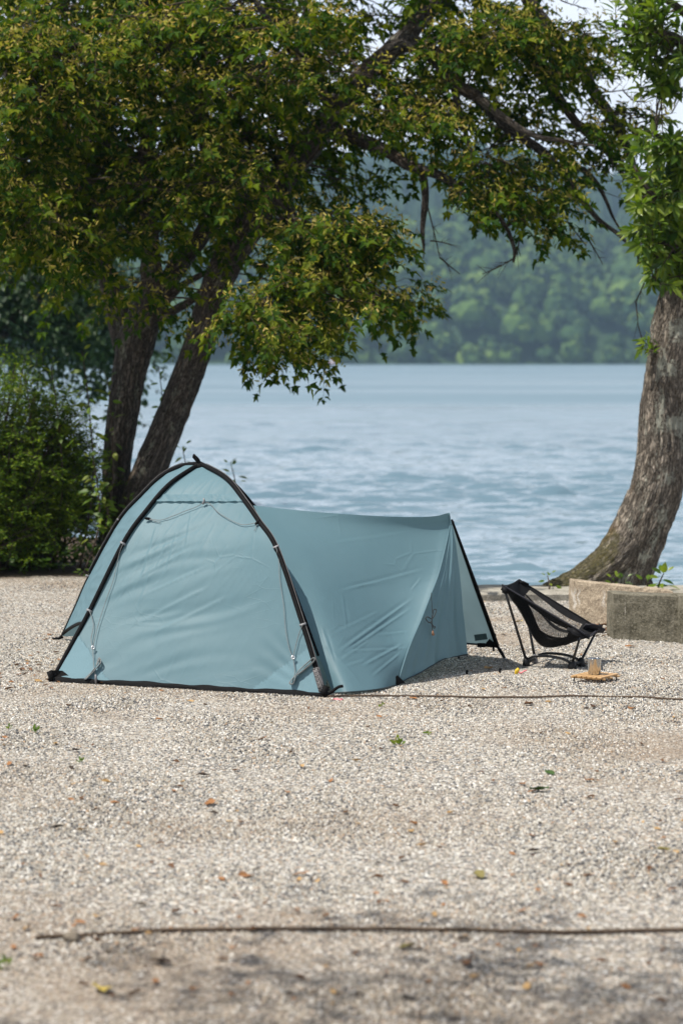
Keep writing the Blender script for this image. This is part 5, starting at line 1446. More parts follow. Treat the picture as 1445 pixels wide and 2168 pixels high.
    # ================= porch
    Pk = at(949, 1086, 12.8); NBp = ground(839, 1452); R0 = at(536, 1070, 12.72); L0 = ground(704, 1469)
    FBp = at(1050, 1367, 13.3); DC = at(990, 1385, 12.75); L1 = BR + Vector((0.05, 0.45, 0.04))
    ridge_px = [(536, 1070), (600, 1077), (660, 1083), (740, 1089), (820, 1093.5), (890, 1094.5), (925, 1092), (940, 1088)]
    ridge = [on_plane(x, y, R0, Pk) for x, y in ridge_px] + [Pk]; ridge = resample(smooth_path(ridge, 8), 90)
    seam = [Pk] + [on_plane(x, y, NBp, Pk) for x, y in [(951, 1110), (944, 1148), (928, 1212), (911, 1258), (890, 1312), (869, 1360), (854, 1402)]] + [NBp]
    seam = resample(smooth_path(seam, 8), 90)            # top -> bottom
    leftE = [R0] + [on_plane(x, y, R0, L0) for x, y in [(586, 1160), (622, 1245), (652, 1325), (682, 1408)]] + [L0]
    leftE = resample(smooth_path(leftE, 8), 90)
    bot = [L0] + [ground(735, 1467, 0.012), ground(775, 1464, 0.012), ground(810, 1459, 0.01)] + [NBp]; bot = resample(smooth_path(bot, 8), 90)
    cS = coons(ridge, bot, leftE[::-1], seam[::-1])
    def fS(u, v):
        p = cS(u, v); n = Vector((0.1, -0.75, 0.65)).normalized()
        bell = math.sin(PI * u ** 1.5) * math.sin(PI * v)
        return p - n * 0.075 * bell
    def S_wr(u, v, x, y):
        e = min(1, u * 9) * min(1, (1 - u) * 9) * min(1, v * 9 + .15) * min(1, (1 - v) * 9)
        a = 0.62; al = x * math.cos(a) + y * math.sin(a); ac = -x * math.sin(a) + y * math.cos(a)
        k = max(0, 1 - math.hypot((u - 0.68) * 1.6, (v - 0.24) * 2.0))
        px, py = to_px([fS(u, v)]); w = crease(px[0], py[0], S_CREASE)
        w += mn.noise(Vector((al * 1.3, ac * 5, 7.0))) * 0.006 * k
        w += mn.noise(Vector((x * 3.0, y * 2.4, 1.0))) * 0.005
        a2 = -0.95; al2 = x * math.cos(a2) + y * math.sin(a2); ac2 = -x * math.sin(a2) + y * math.cos(a2)
        w += mn.noise(Vector((al2 * 2, ac2 * 16, 5.0))) * 0.005 * max(0, 1 - u * 2.2)
        return w * e
    grid_panel('porch_panel', fS, 150, 130, M['fabric'], t, S_wr)
    mb = MB(); mb.tube([p + Vector((0.002, -0.004, 0)) for p in seam], 0.0042, 6); mb.build('seam_binding', M['fabric'], t)
    mb = MB(); mb.tube([along(bot, i / 40) + Vector((0, -.004, .004)) for i in range(41)], 0.0045, 6); mb.build('hem', M['tub'], t)
    mb = MB(); mb.tube([p + Vector((-.003, 0.0, 0)) for p in leftE[34:74]], 0.0075, 6); mb.build('porch_edge_tape', M['black'], t)
    mb = MB(); q = NBp; mb.add([q + Vector((-.05, -.01, .008)), q + Vector((.0, -.014, .004)), q + Vector((.045, .03, .012)), q + Vector((.004, -.004, .055))], [(0, 1, 3), (1, 2, 3)]); mb.build('corner_gusset', M['black'], t, smooth=False)
    # hanging door
    freeE = [Pk + Vector((.004, 0, -.02))] + [on_plane(x, y, Pk, DC + Vector((0, 0.0001, 0))) for x, y in [(961, 1130), (968, 1180), (974, 1230), (978, 1280), (984, 1330)]] + [DC]
    freeE = resample(smooth_path(freeE, 8), 90)
    hem = [NBp + Vector((.004, 0, .004))] + [on_plane(x, y, NBp, DC) for x, y in [(862, 1437), (884, 1427), (911, 1411), (940, 1395), (968, 1389)]] + [DC]
    hem = resample(smooth_path(hem, 8), 90)
    topE = [Pk] * 2
    cD = coons([Pk, Pk + Vector((.004, 0, -.02))], hem, seam[::-1], freeE[::-1])
    def D_wr(u, v, x, y):
        e = min(1, u * 8) * (1 - v * 0.8)
        w = 0.009 * math.sin(u * 17 + 1.0 + math.sin(v * 3)) * (0.15 + 0.85 * u) + 0.004 * math.sin(u * 39 + 2 * math.sin(v * 4)) * u
        w += mn.noise(Vector((u * 9, v * 2.2, 4))) * 0.007 + max(0, ridged(u * 5 + v * 3, v * 5 - u * 4, 6) - .75) * 0.006
        return w * e
    grid_panel('door_panel', cD, 90, 110, M['fabric'], t, D_wr)
    mb = MB(); mb.tube([along(hem, i / 40) + Vector((0, -.003, 0)) for i in range(41)], 0.0035, 6); mb.build('hem', M['tub'], t)
    # far side of the porch, lit through
    edge = [Pk.lerp(FBp, i / 40) + Vector((0.0, 0, -0.035 * math.sin(PI * i / 40) * 0)) for i in range(41)]
    botF = resample(smooth_path([L1, L1.lerp(FBp, .35) + Vector((0, .05, .01)), L1.lerp(FBp, .8) + Vector((0, 0, .005)), FBp], 10), 60)
    backL = resample([R0, R0.lerp(L1, .5) + Vector((.03, .05, .02)), L1], 60)
    cF = coons(ridge, botF, backL[::-1], edge[::-1])
    grid_panel('porch_far_panel', cF, 70, 60, M['fabric'], t, lambda u, v, x, y: (mn.noise(Vector((x * 5 - y * 4, y * 1.5, 2))) * 0.008 + 0.005 * math.sin((u * 2.2 + v) * 20)) * min(1, (1 - u) * 12) * min(1, (1 - v) * 6) * min(1, v * 6 + .2))
    mb = MB(); mb.tube([p + Vector((.004, -.004, 0)) for p in edge[2:]], [0.006 + 0.006 * min(1, i / 20) for i in range(39)], 8); mb.build('porch_pole', M['black'], t)
    mb = MB(); mb.tube([botF[-1] + Vector((0, -.006, 0)), botF[-8] + Vector((0, -.006, 0)), botF[-15] + Vector((0, -.006, 0))], 0.006, 6); mb.build('hem', M['tub'], t)
    fb = FBp
    mb = MB(); mb.add([fb + Vector((.006, -.010, -.012)), fb + Vector((-.075, -.008, -.004)), fb + Vector((-.035, -.008, .045)), fb + Vector((-.004, -.010, .07))], [(0, 3, 2, 1)]); mb.build('corner_gusset', M['black'], t, smooth=False)
    mb = MB(); mb.box((-.022, -.006, -.012), (.022, .006, .012), Matrix.Translation(at(1018, 1366, 13.27))); mb.build('hem_tab', M['black'], t, smooth=False, bevel=.003)
    def far_pt(x, y): return at(x, y, 13.18 + (x - 1000) / 50 * 0.09)
    c4_ = [far_pt(1002.5, 1344), far_pt(1028.5, 1341), far_pt(1031.5, 1353.5), far_pt(1005, 1357)]
    mb = MB(); mb.add(c4_ + [p + Vector((0, .003, 0)) for p in c4_], [(3, 2, 1, 0), (4, 5, 6, 7), (0, 1, 5, 4), (1, 2, 6, 5), (2, 3, 7, 6), (3, 0, 4, 7)]); mb.build('maker_patch', M['patch'], t, smooth=False)
    b = fb + Vector((.022, -.01, -.03)); mb = MB(); mb.tube([fb + Vector((.004, -.008, 0)), b, b + Vector((.022, -.02, -.035))], [.006, .010, .007], 8); mb.build('buckle', M['black'], t)
    mb = MB(); mb.tube([fb + Vector((-.018, -.008, -.005)), fb + Vector((-.016, -.01, -.03))], .006, 7); mb.build('buckle', M['black'], t)
    # porch guy lines to their pegs
    b = b + Vector((.02, -.018, -.033))
    PEG = [ground(1057, 1425), ground(1092, 1427), ground(987, 1429)]
    for a, p in ((b, PEG[0]), (b, PEG[1]), (at(969, 1389, 12.7), PEG[2])): cord([a, a.lerp(p + Vector((0, 0, .012)), .5), p + Vector((0, 0, .012))], 0.0013, 'darkcord', 'guy_line')
    mb = MB(); q = at(970, 1392, 12.72); mb.tube([q + Vector((-.004, 0, .016)), q + Vector((.002, -.004, -.006))], .006, 7); mb.build('buckle', M['black'], t)
    # tie cord with a tan tassel on the door
    def dpt(x, y): 
        p = on_plane(x, y, NBp.lerp(seam[60], .5), DC.lerp(freeE[40], .6)); return p + (Vector((0, 0, H)) - p).normalized() * 0.035
    s0 = dpt(912, 1255); cord([s0, dpt(913, 1275), dpt(915, 1300)], .0018, 'darkcord', 'tie_cord')
    cord([dpt(914, 1320), dpt(905, 1316), dpt(900, 1309), dpt(905, 1306), dpt(914, 1310), dpt(921, 1298), dpt(923, 1291), dpt(917, 1291), dpt(915, 1302), dpt(912, 1316), dpt(906, 1318)], .0026, 'darkcord', 'tie_cord')
    cord([dpt(914, 1302), dpt(914, 1322), dpt(921, 1327), dpt(918, 1330), dpt(913, 1318), dpt(915, 1335)], .0022, 'darkcord', 'tie_cord')
    mb = MB(); a = dpt(915.5, 1334); b2 = dpt(916, 1345); mb.tube([a, a.lerp(b2, .5), b2], [.003, .006, .0075], 8); mb.build('tassel', M['tassel'], t)
    mb = MB(); q = at(957, 1107, 12.8); mb.tube([q + Vector((-.008, 0, -.012)), q, q + Vector((.010, 0, .006))], [.005, .004, .003], 6); mb.tube([q + Vector((0, 0, .01)), q + Vector((.004, 0, -.012))], .003, 6); mb.build('peak_tie', M['black'], t)
    # pegs: each one is a thing of its own
    for p, lab, mt in ((PEG[0], 'black tent peg under the guy line right of the porch', 'black'), (PEG[2], 'black tent peg in the shade under the hanging door', 'black')):
        mb = MB(); mb.tube([p + Vector((0, .01, -.06)), p + Vector((0, 0, .012)), p + Vector((.003, -.004, .024))], [.003, .006, .0075], 8); o = mb.build('tent_peg', M[mt]); rebase(o, p); tag(o, lab, 'peg')
    p = PEG[1]; root = empty('tent_peg', p, 'yellow-headed tent peg with a pink tape tail, right of the porch', 'peg')
    mb = MB(); mb.tube([p + Vector((0, .01, -.05)), p + Vector((0, 0, .008)), p + Vector((.004, -.004, .018)), p + Vector((.012, -.006, .03))], [.004, .010, .012, .008], 8); mb.build('head', M['yellow'], root)
    mb = MB(); mb.tube(smooth_path([p + Vector((.01, -.01, .012)), p + Vector((.025, -.012, .008)), p + Vector((.04, -.005, .016)), p + Vector((.055, 0, .020))], 4), .004, 5); mb.build('tape', M['pink'], root)
    for px, py, lab in ((715, 1487, 'scrap of pink tape on the gravel below the black webbing tail'), (243, 1445, 'scrap of pink tape on the gravel under the left front corner of the tent')):
        pass

# ------------------------------------------------------------------ chair
def build_chair():
    F1 = at(1113, 0, 13.0); 
    f1 = ground(1113, 1410); f2 = ground(1131, 1404); f3 = ground(1210, 1416); f4 = ground(1229, 1411)
    t = empty('camp_chair', (f1 + f2 + f3 + f4) / 4, 'low black mesh camping chair with thin pole legs standing between tent and cup', 'chair')
    BTn = at(1063, 1240, 12.86); BTf = at(1098, 1229, 13.32); FCn = at(1239, 1344, 12.76); FCf = at(1266, 1331, 13.16)
    # sling: u from the near rail to the far rail, v from the top of the back to the front edge
    def S(u, v):
        a = BTn.lerp(FCn, v); b = BTf.lerp(FCf, v); p = a.lerp(b, u)
        rail = (FCn - BTn).normalized(); dn = Vector((rail.z, 0, -rail.x)); dn = -dn if dn.z > 0 else dn
        sag = 0.185 * math.sin(PI * min(1, (v * 0.93 + 0.02))) ** 0.85 * (1 + 0.22 * math.sin(PI * v * 2) * -1)
        prof = (1 - abs(2 * u - 1) ** 2.6)
        # hood at the head end and pocket at the front lift the rails
        return p + dn * sag * prof + Vector((0, 0, 0.006 * math.sin(v * 9) * prof))
    def piece(name, u0, u1, v0, v1, mat, nu=16, nv=24, off=0.0, wr=0.0):
        f = lambda u, v: S(u0 + (u1 - u0) * u, v0 + (v1 - v0) * v)
        o = grid_panel(name, f, nu, nv, M[mat], t, lambda u, v, x, y: off + wr * mn.noise(Vector((x * 18, y * 18, 2))))
        return o
    piece('seat_net', 0.0, 1.0, 0.15, 0.88, 'net', 36, 50)
    # black solid cloth: head panel, front pocket panels, rails, centre strip and the wing on the near side
    piece('head_panel', 0, 1, 0, 0.155, 'chairblack', 30, 10, 0.001, 0.003)
    piece('front_panel', 0, 1, 0.83, 1, 'chairblack', 30, 10, 0.001, 0.003)
    for u0, u1 in ((0, 0.035), (0.965, 1)): piece('rail_binding', u0, u1, 0.1, 0.9, 'chairblack', 3, 40, -0.002)
    for u0, u1 in ((0.135, 0.165), (0.86, 0.885)): piece('seat_seam', u0, u1, 0.12, 0.9, 'chairblack', 3, 40, -0.002)
    def wing(u, v):    # broad band along the spine of the sling
        q = max(0, min(1, (v - .16) / .55)); lo = 0.02 + 0.15 * q * q * (3 - 2 * q) - 0.11 * max(0, (v - 0.75) / 0.25) ** 1.5
        return S(lo + (0.60 - lo) * u, 0.10 + v * 0.82)
    grid_panel('spine_band', wing, 14, 50, M['chairblack'], t, lambda u, v, x, y: -0.003 + 0.003 * mn.noise(Vector((x * 14, y * 14, 5))))
    # pockets that take the leg tips
    def pocket(name, c, a, b, mat, s=1.0):
        bm = bmesh.new(); bmesh.ops.create_cube(bm, size=1)
        bmesh.ops.bevel(bm, geom=bm.edges[:], offset=0.22, segments=3, affect='EDGES')
        ax = a.normalized(); az = ax.cross(b).normalized(); ay = az.cross(ax)
        Mx = Matrix([[ax.x * a.length, ay.x * b.length, az.x * .02 * s, c.x], [ax.y * a.length, ay.y * b.length, az.y * .02 * s, c.y], [ax.z * a.length, ay.z * b.length, az.z * .02 * s, c.z], [0, 0, 0, 1]])
        mb = MB(); mb.add([Mx @ v.co + Vector((1, 1, 1)) * 0.002 * mn.noise(v.co * 4) for v in bm.verts], [[v.index for v in f.verts] for f in bm.faces]); bm.free()
        return mb.build(name, M[mat], t)
    rail = (FCn - BTn).normalized()
    pocket('corner_pocket', BTn + rail * 0.02 + Vector((0, 0, -.012)), Vector((.045, 0, -.022)), Vector((0.012, .012, .04)), 'chairblack', .6)
    pocket('corner_pocket', BTf + rail * 0.03 + Vector((0, -.01, -.012)), Vector((.06, 0, -.03)), Vector((-.01, -.03, .045)), 'chairblack', .6)
    pocket('corner_pocket', FCn - rail * 0.045 + Vector((0, 0, -.014)), Vector((.12, 0.02, -.045)), Vector((-.02, .02, .035)), 'chairblack', .6)
    pocket('corner_pocket', FCf - rail * 0.03 + Vector((.0, -.02, -.012)), Vector((.11, 0.02, -.03)), Vector((.0, -.06, .05)), 'chairgrey', .6)
    # top edge of the head panel with grey piping, and front hem
    def hem(name, pts, r, mat): mb = MB(); mb.tube(smooth_path(pts, 6), r, 7); mb.build(name, M[mat], t)
    hem('head_hem', [S(u, 0.0) + Vector((0, 0, .003)) for u in (0, .1, .25, .5, .75, .9, 1)], .006, 'chairblack')
    hem('front_hem', [S(u, 1.0) + Vector((0, 0, .002)) for u in (0, .1, .25, .5, .75, .9, 1)], .006, 'chairgrey')
    hem('rail_cord', [BTn + Vector((0, 0, .004))] + [S(0, v) + Vector((0, 0, .002)) for v in (.1, .3, .5, .7, .9)] + [FCn], .005, 'chairgrey')
    hem('rail_cord', [BTf + Vector((0, 0, .004))] + [S(1, v) + Vector((0, 0, .002)) for v in (.1, .3, .5, .7, .9)] + [FCf], .005, 'chairblack')
    # legs
    up = Vector((0, 0, 1))
    for foot, top in ((f1, BTn + Vector((.006, 0, -.004))), (f2, BTf + Vector((.01, 0, -.01))), (f3, FCn + Vector((-.03, 0, -.012))), (f4, FCf + Vector((-.012, 0, -.012)))):
        a = foot + up * 0.03; mb = MB(); mb.tube([a, a.lerp(top, .35), a.lerp(top, .7), top], [.0078, .0072, .0068, .006], 10); mb.build('leg', M['alu'], t)
    mb = MB(); a = BTn.lerp(f1, .05); mb.tube([BTn.lerp(f1, .03), BTn.lerp(f1, .065)], .010, 10); mb.build('leg_cap', M['white'], t)
    # base: two bowed bars between the hubs
    for a, b in ((f1, f3), (f2, f4)):
        pts = [a + up * .030, a.lerp(b, .18) + up * .055, a.lerp(b, .5) + up * .060, a.lerp(b, .8) + up * .050, b + up * .026]
        mb = MB(); mb.tube(smooth_path(pts, 8), .0075, 10); mb.build('base_bar', M['alu'], t)
    for f, mt, k in ((f1, 'hub', 1.0), (f2, 'hubgrey', .85), (f3, 'hub', 1.15), (f4, 'hub', 1.1)):
        mb = MB(); mb.tube([f + Vector((0, 0, -.004)), f + Vector((0, 0, .014)), f + Vector((0, 0, .032)), f + Vector((0, 0, .048))], [.019 * k, .020 * k, .017 * k, .010 * k], 12); mb.build('hub', M[mt], t)
    for a, b in ((f1, f2), (f3, f4)):
        mb = MB(); mb.tube([a + up * .022, b + up * .022], .010, 8); mb.build('cross_bar', M['hub'], t)

# ------------------------------------------------------------------ little table and cup
def build_table_cup():
    zt = 0.036
    L_ = ground(1210, 1429, zt); Fr = ground(1272.5, 1434.5, zt); Rr = ground(1309, 1426, zt); Bk = L_ + (Rr - Fr)
    t = empty('slat_table', Vector(((L_ + Rr) / 2).to_tuple()[:2] + (0,)), 'small low bamboo slatted table under the metal cup', 'table')
    ex = (Rr - Fr); ey = (L_ - Fr); lx = ex.length; ly = ey.length; ex.normalize(); ey = (ey - ex * ey.dot(ex)).normalized()
    Mx = Matrix([[ex.x, ey.x, 0, Fr.x], [ex.y, ey.y, 0, Fr.y], [0, 0, 1, 0], [0, 0, 0, 1]])
    n = 6; w = ly / n
    for i in range(n):
        mb = MB(); q = rnd.uniform(-.003, .003)
        mb.box((-.004 + q, i * w + .0022, zt - .007), (lx + .004 + q, (i + 1) * w - .0022, zt), Mx); mb.build('slat', M['bamboo'], t, smooth=False, bevel=.0012)
    for x in (.018, lx * .5, lx - .018):
        mb = MB(); mb.tube([Mx @ Vector((x, -.012, zt - .012)), Mx @ Vector((x, ly + .012, zt - .012))], .0052, 8); mb.build('crossbar', M['bamboo'], t)
    for x, y in ((.012, .008), (lx - .012, .008), (.012, ly - .008), (lx - .012, ly - .008)):
        mb = MB(); mb.tube([Mx @ Vector((x, y, zt - .012)), Mx @ Vector((x * 1.0, y, .002))], .0035, 7); mb.build('leg', M['alu'], t)
    # cup
    c = at(1257, 1428.5, 12.362); c = Vector((c.x, c.y, zt))
    if True:
        prof = [(0.0, 0.0), (.0312, 0.0), (.0325, .003), (.0348, .0805), (.0356, .0815), (.0350, .0822), (.0336, .0800), (.0302, .0045), (0.0, .0035)]
        n = 40; vs = []; fs = []
        for r, z in prof:
            for q in range(n): vs.append((c.x + r * math.cos(2 * PI * q / n), c.y + r * math.sin(2 * PI * q / n), c.z + z + .0008))
        for i in range(len(prof) - 1):
            for q in range(n): fs.append((i * n + q, i * n + (q + 1) % n, (i + 1) * n + (q + 1) % n, (i + 1) * n + q))
        mb = MB(); mb.add(vs, fs); o = mb.build('metal_cup', M['steel']); rebase(o, c); tag(o, 'tapered bare metal cup standing on the slatted bamboo table', 'cup')
        # rolled bead just under the rim
# ------------------------------------------------------------------ ropes, stones, fallen leaves
def build_ropes():
    def rope(pts, r, label, seed):
        path = resample(smooth_path(pts, 14), 260); r3 = np.random.default_rng(seed)
        path = [p + Vector((0, .010 * mn.noise(Vector((p.x * 2.3, seed, 0))) + .004 * mn.noise(Vector((p.x * 9, seed, 1))), .004 * mn.noise(Vector((p.x * 5, seed, 4))))) for p in path]
        mb = MB()
        for s in range(3):     # three strands laid round each other
            strand = []
            for i, p in enumerate(path):
                th = i * 0.9 + s * 2 * PI / 3; strand.append(p + Vector((0, math.cos(th), math.sin(th))) * r * .5)
            mb.tube(strand, r * .58, 5)
        o = mb.build('boundary_rope', M['rope']); rebase(o, path[len(path) // 2]); tag(o, label, 'rope')
    z = .008
    rope([ground(694, 1474, z), ground(760, 1473, z), ground(850, 1473, z), ground(940, 1474.5, z), ground(1040, 1475.5, z), ground(1150, 1475, z), ground(1250, 1473.5, z), ground(1350, 1476, z), ground(1420, 1480, z), ground(1500, 1480, z)], .0052, 'thin brown rope lying on the gravel from the tent corner to the right edge', 3)
    rope([ground(75, 1984, z), ground(150, 1980, z), ground(185, 1980, z), ground(260, 1974, z), ground(360, 1969, z), ground(480, 1967, z), ground(640, 1966, z), ground(800, 1967, z), ground(960, 1968, z), ground(1100, 1971, z), ground(1240, 1972, z), ground(1360, 1969, z), ground(1520, 1968, z)], .0064, 'blurred brown rope lying across the foreground gravel', 4)
    p = ground(153, 1984, .012); mb = MB(); mb.ico((0, 0, 0), 1, 3)
    mb.v = [tuple(Vector(v) * (1 + .25 * mn.noise(Vector(v) * 1.6)) * .022 + Vector((0, 0, 0))) for v in mb.v]; mb.v = [(p.x + a * 1.15, p.y + b, p.z + c * .8) for a, b, c in mb.v]
    o = mb.build('stone', M['stone']); rebase(o, p); tag(o, 'rounded stone resting on the near rope at lower left', 'stone')

LEAFMESH = {}
def leaf_mesh(kind, v):
    key = (kind, v)
    if key in LEAFMESH: return LEAFMESH[key]
    r3 = random.Random(hash(key) % 9999 if False else (len(LEAFMESH) * 17 + 3)); nu, nv = 8, 5; V = []; F = []
    curl = r3.uniform(.4, 1.5); fold = r3.uniform(.2, .9); tw = r3.uniform(-.8, .8)
    for i in range(nu + 1):
        t = i / nu; w = math.sin(PI * min(1, (t * .94 + .03))) ** .8 * .30
        for j in range(nv + 1):
            s = (j / nv - .5) * 2
            z = fold * .28 * abs(s) * w * 3 + curl * .30 * (t - .5) ** 2 + tw * .2 * s * (t - .5) + .03 * math.sin(t * 9 + s * 4)
            V.append((t - .5, s * w * (1 - .25 * fold * abs(s)), z))
    for i in range(nu):
        for j in range(nv): a = i * (nv + 1) + j; F.append((a, a + 1, a + nv + 2, a + nv + 1))
    me = bpy.data.meshes.new('leaf'); me.from_pydata(V, [], F); me.materials.append(M[kind]); me.polygons.foreach_set('use_smooth', [True] * len(F))
    LEAFMESH[key] = me; return me
def drop(kind, p, size, rz, tilt=0.0, label=None, cat='leaf', group=None, v=0, name='fallen_leaf'):
    o = bpy.data.objects.new(name, leaf_mesh(kind, v)); COL.objects.link(o)
    o.location = (p.x, p.y, .006 + size * .02); o.rotation_euler = (tilt, tilt * .6, rz); o.scale = (size,) * 3
    return tag(o, label, cat, group)
def build_litter():
    own = [('dry_dark', 430, 1645, .055, 'curled dark brown dead leaf alone on the gravel below the tent front'),
           ('leaf_green', 1141, 1677, .075, 'fresh green leaf lying flat on the gravel at right'),
           ('leaf_green', 1163, 1640, .055, 'thin green leaf above the fresh green one'),
           ('dry_orange', 445, 1705, .075, 'orange dry leaf below the curled dark leaf'),
           ('dry_orange', 1240, 1655, .05, 'orange leaf at right, beside the dark crumb near the green leaf'),
           ('leaf_yellow', 1097, 1318, .05, 'yellow leaf on the gravel just behind the camp chair legs'),
           ('leaf_yellow', 463, 1456, .035, 'small yellow leaf lying against the middle of the tent hem'),
           ('leaf_olive', 1014, 1859, .07, 'olive leaf on the gravel above the near rope'),
           ('dry_dark', 1130, 1806, .05, 'dark pointed dead leaf right of centre above the near rope'),
           ('dry_brown', 982, 2048, .075, 'brown leaf with dark tip below the near rope'),
           ('dry_dark', 340, 2043, .07, 'dark leaf lying below the stone on the near rope'),
           ('leaf_yellow', 215, 2100, .09, 'yellowish curled leaf at the lower left corner'),
           ('dry_orange', 1243, 1858, .05, 'pale orange leaf among the stones at right, level with the olive leaf'),
           ('dry_brown', 1376, 1844, .05, 'rounded brown leaf near the right edge, above the near rope'),
           ('leaf_olive', 1400, 1804, .05, 'dull green leaf by the right edge, above the rounded brown leaf'),
           ('dry_dark', 122, 1755, .05, 'black and tan leaf crumb at left, half way between tent and near rope'),
           ('dry_dark', 160, 1592, .045, 'dark folded leaf on the gravel below the left tent corner'),
           ('dry_dark', 57, 1625, .035, 'small black leaf crumb near the left edge'),
           ('dry_brown', 1255, 1500, .06, 'red-brown leaf just below the rope, under the bamboo table'),
           ('dry_brown', 1118, 1494, .06, 'pale brown leaf just below the rope, under the chair'),
           ('dry_orange', 1335, 1502, .055, 'orange leaf below the rope near the right edge'),
           ('dry_orange', 875, 1482, .055, 'tan leaf below the rope, right of the porch corner'),
           ('leaf_olive', 865, 2010, .06, 'olive brown leaf clump just below the middle of the near rope'),
           ('dry_orange', 520, 1858, .06, 'light orange leaf on the gravel left of centre, above the near rope'),
           ('dry_tan', 1033, 1419, .07, 'brown curled leaf in the shade between porch and guy line peg'),
           ('dry_dark', 1290, 1372, .04, 'dark leaf crumb in front of the mossy concrete slab'),
           ('dry_orange', 1333, 1371, .06, 'orange leaf in front of the mossy concrete slab'),
           ('dry_orange', 1262, 1330, .06, 'orange leaf heap piece between the chair and the concrete slabs'),
           ('dry_orange', 215, 1449, .05, 'orange leaf tucked under the front hem of the tent near its left cord')]
    for i, (k, px, py, s, lab) in enumerate(own): drop(k, ground(px, py), s, rnd.uniform(0, 6.28), rnd.uniform(-.25, .25), lab, v=i % 3)
    groups = {'dry_orange': ('small orange dry leaf lying loose among the gravel', 'small orange leaves scattered over the gravel'),
              'dry_brown': ('small brown dry leaf lying loose among the gravel', 'small brown leaves scattered over the gravel'),
              'dry_tan': ('small tan dry leaf lying loose among the gravel', 'small tan leaves scattered over the gravel'),
              'dry_dark': ('small blackened leaf scrap lying loose among the gravel', 'blackened leaf scraps scattered over the gravel')}
    def place(k, px, py):
        tone = {'dry_orange': 'small orange dry leaf', 'dry_brown': 'small brown dry leaf', 'dry_tan': 'small tan dry leaf', 'dry_dark': 'small blackened leaf scrap'}[k]
        half = 'left' if px < 722 else 'right'
        if py < 1480: where = 'on the gravel left of the tent' if px < 300 else 'on the gravel round the camp chair and little table'
        elif py < 1600: where = 'on the gravel just in front of the tent, %s half' % half
        elif py < 1800: where = 'halfway between tent and near rope, %s half' % half
        elif py < 1968: where = 'just above the near rope, %s half' % half
        else: where = 'below the near rope, %s half' % half
        lab = tone + ' ' + where
        return lab, tone.replace('leaf', 'leaves').replace('leaves scrap', 'leaf scraps') + ' ' + where
    n = 0
    while n < 235:
        py = 1225 + 930 * rnd.random() ** 1.25; px = rnd.uniform(-10, 1455); p = ground(px, py)
        if p.y > 16.4: continue
        # not inside the tent or the slabs
        if 120 < px < 1000 and 1340 < py < 1478 and py < 1440 + (px - 113) * .06 and px < 960: continue
        if py < 1345 and 135 < px < 1000: continue
        if px > 1205 and 1225 < py < 1368: continue
        if 1205 < px < 1315 and 1415 < py < 1440: continue
        k = rnd.choices(list(groups), (5, 3, 3, 1.3))[0]; lab, gr = place(k, px, py)
        drop(k, p, rnd.uniform(.018, .042), rnd.uniform(0, 6.28), rnd.uniform(-.4, .4), lab, group=gr, v=rnd.randrange(4)); n += 1
    for i in range(34):
        px, py = rnd.uniform(-10, 125), rnd.uniform(1370, 1462); p = ground(px, py); k = rnd.choice(['dry_orange', 'dry_tan', 'dry_orange', 'dry_brown']); lab, gr = place(k, px, py)
        drop(k, p, rnd.uniform(.02, .045), rnd.uniform(0, 6.28), rnd.uniform(-.4, .4), lab, group=gr, v=rnd.randrange(4))
    # leaf drift between the concrete slabs and at the shrub's foot
    for i in range(26):
        p = ground(rnd.uniform(1258, 1296), rnd.uniform(1318, 1352)); k = rnd.choice(['dry_orange', 'dry_brown', 'dry_dark'])
        drop(k, p, rnd.uniform(.03, .055), rnd.uniform(0, 6.28), rnd.uniform(-.5, .5), {'dry_orange': 'orange leaf in the drift between the two concrete slabs', 'dry_brown': 'brown leaf in the drift between the two concrete slabs', 'dry_dark': 'dark leaf scrap in the drift between the two concrete slabs'}[k], group={'dry_orange': 'orange leaves drifted between the slabs', 'dry_brown': 'brown leaves drifted between the slabs', 'dry_dark': 'dark scraps drifted between the slabs'}[k], v=rnd.randrange(4))
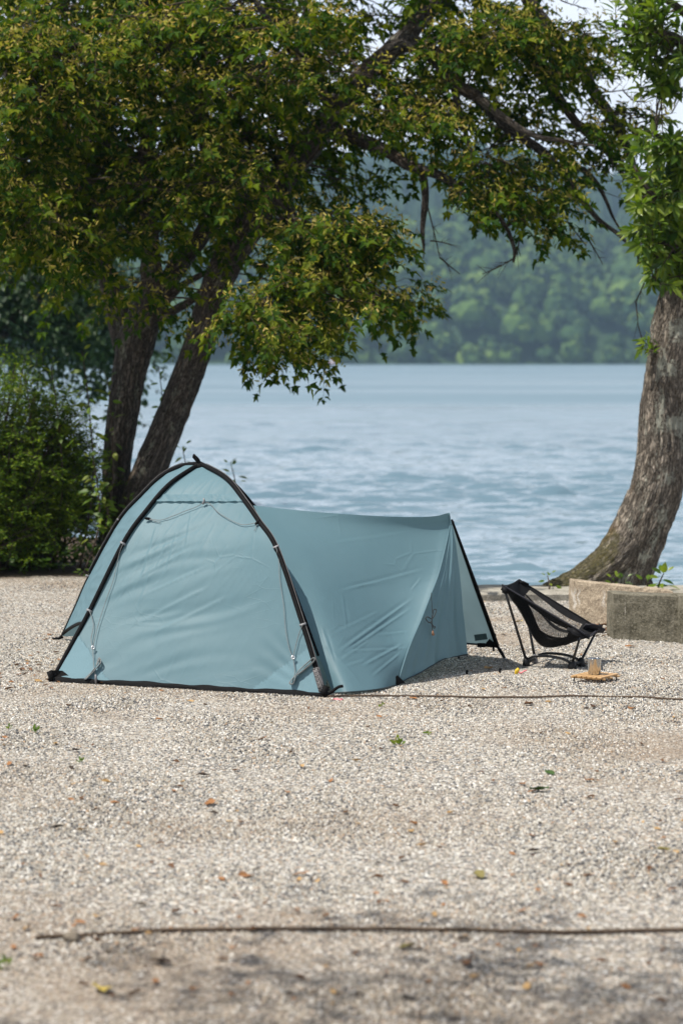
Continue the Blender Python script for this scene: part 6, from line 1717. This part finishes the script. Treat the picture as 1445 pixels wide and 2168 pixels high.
    # little weeds
    for i, (px, py, h, lab) in enumerate(((842, 1578, .055, 'tiny green weed growing in the gravel below the porch'), (75, 1556, .05, 'tiny green weed in the gravel near the left edge below the tent'), (808, 1497, .03, 'small weed sprig just below the rope near the porch corner'), (905, 1560, .03, 'faint green sprig right of the tiny weed below the porch'), (170, 1615, .03, 'green sprig beside the dark folded leaf at left'), (12, 2055, .045, 'blurred green tuft at the left edge in the foreground'), (20, 1545, .03, 'green tuft at the left edge level with the left weed'))):
        p = ground(px, py); t = empty('weed', p, lab, 'weed'); tv, tf = small_leaf(); r3 = np.random.default_rng(60 + i)
        me = bpy.data.meshes.new('leaf'); me.from_pydata([tuple(q) for q in tv], [], [tuple(q) for q in tf]); me.materials.append(M['sapling'])
        for k in range(11):
            x = unit(np.array([r3.normal() * .7, r3.normal() * .7, r3.uniform(.2, 1.2)])); R = frame(x, r3.normal(size=3)); s = h * r3.uniform(.35, .75)
            q = np.array([r3.normal() * .15 * h, r3.normal() * .15 * h, h * r3.uniform(.02, .55)])
            o = bpy.data.objects.new('leaf', me); COL.objects.link(o); o.parent = t; o.matrix_basis = Matrix([[*(R[r] * s), q[r]] for r in range(3)] + [[0, 0, 0, 1]])
    for px, py, lab in ((716, 1485, 'torn scrap of pink tape on the gravel below the black webbing tail'), (243, 1446, 'torn scrap of pink tape at the left front corner of the tent')):
        p = ground(px, py, .008); mb = MB(); vs = []
        for i in range(9): a = i / 8; vs += [p + Vector((-.025 + .05 * a, .012 * math.sin(a * 7), .004 + .006 * abs(math.sin(a * 9)))), p + Vector((-.025 + .05 * a, .012 * math.sin(a * 7) + .006, .010 + .006 * abs(math.cos(a * 8))))]
        mb.add(vs, [(2 * i, 2 * i + 2, 2 * i + 3, 2 * i + 1) for i in range(8)]); o = mb.build('tape_scrap', M['pink']); rebase(o, p); tag(o, lab, 'tape')

# ------------------------------------------------------------------ build
build_ground(); build_coping(); build_water(); build_hills(); build_haze()
build_blocks(); build_gravel()
build_other_trees(); build_maple(); build_evergreen(); build_shrubs()
build_tent(); build_chair(); build_table_cup(); build_boat(); build_ropes(); build_litter()
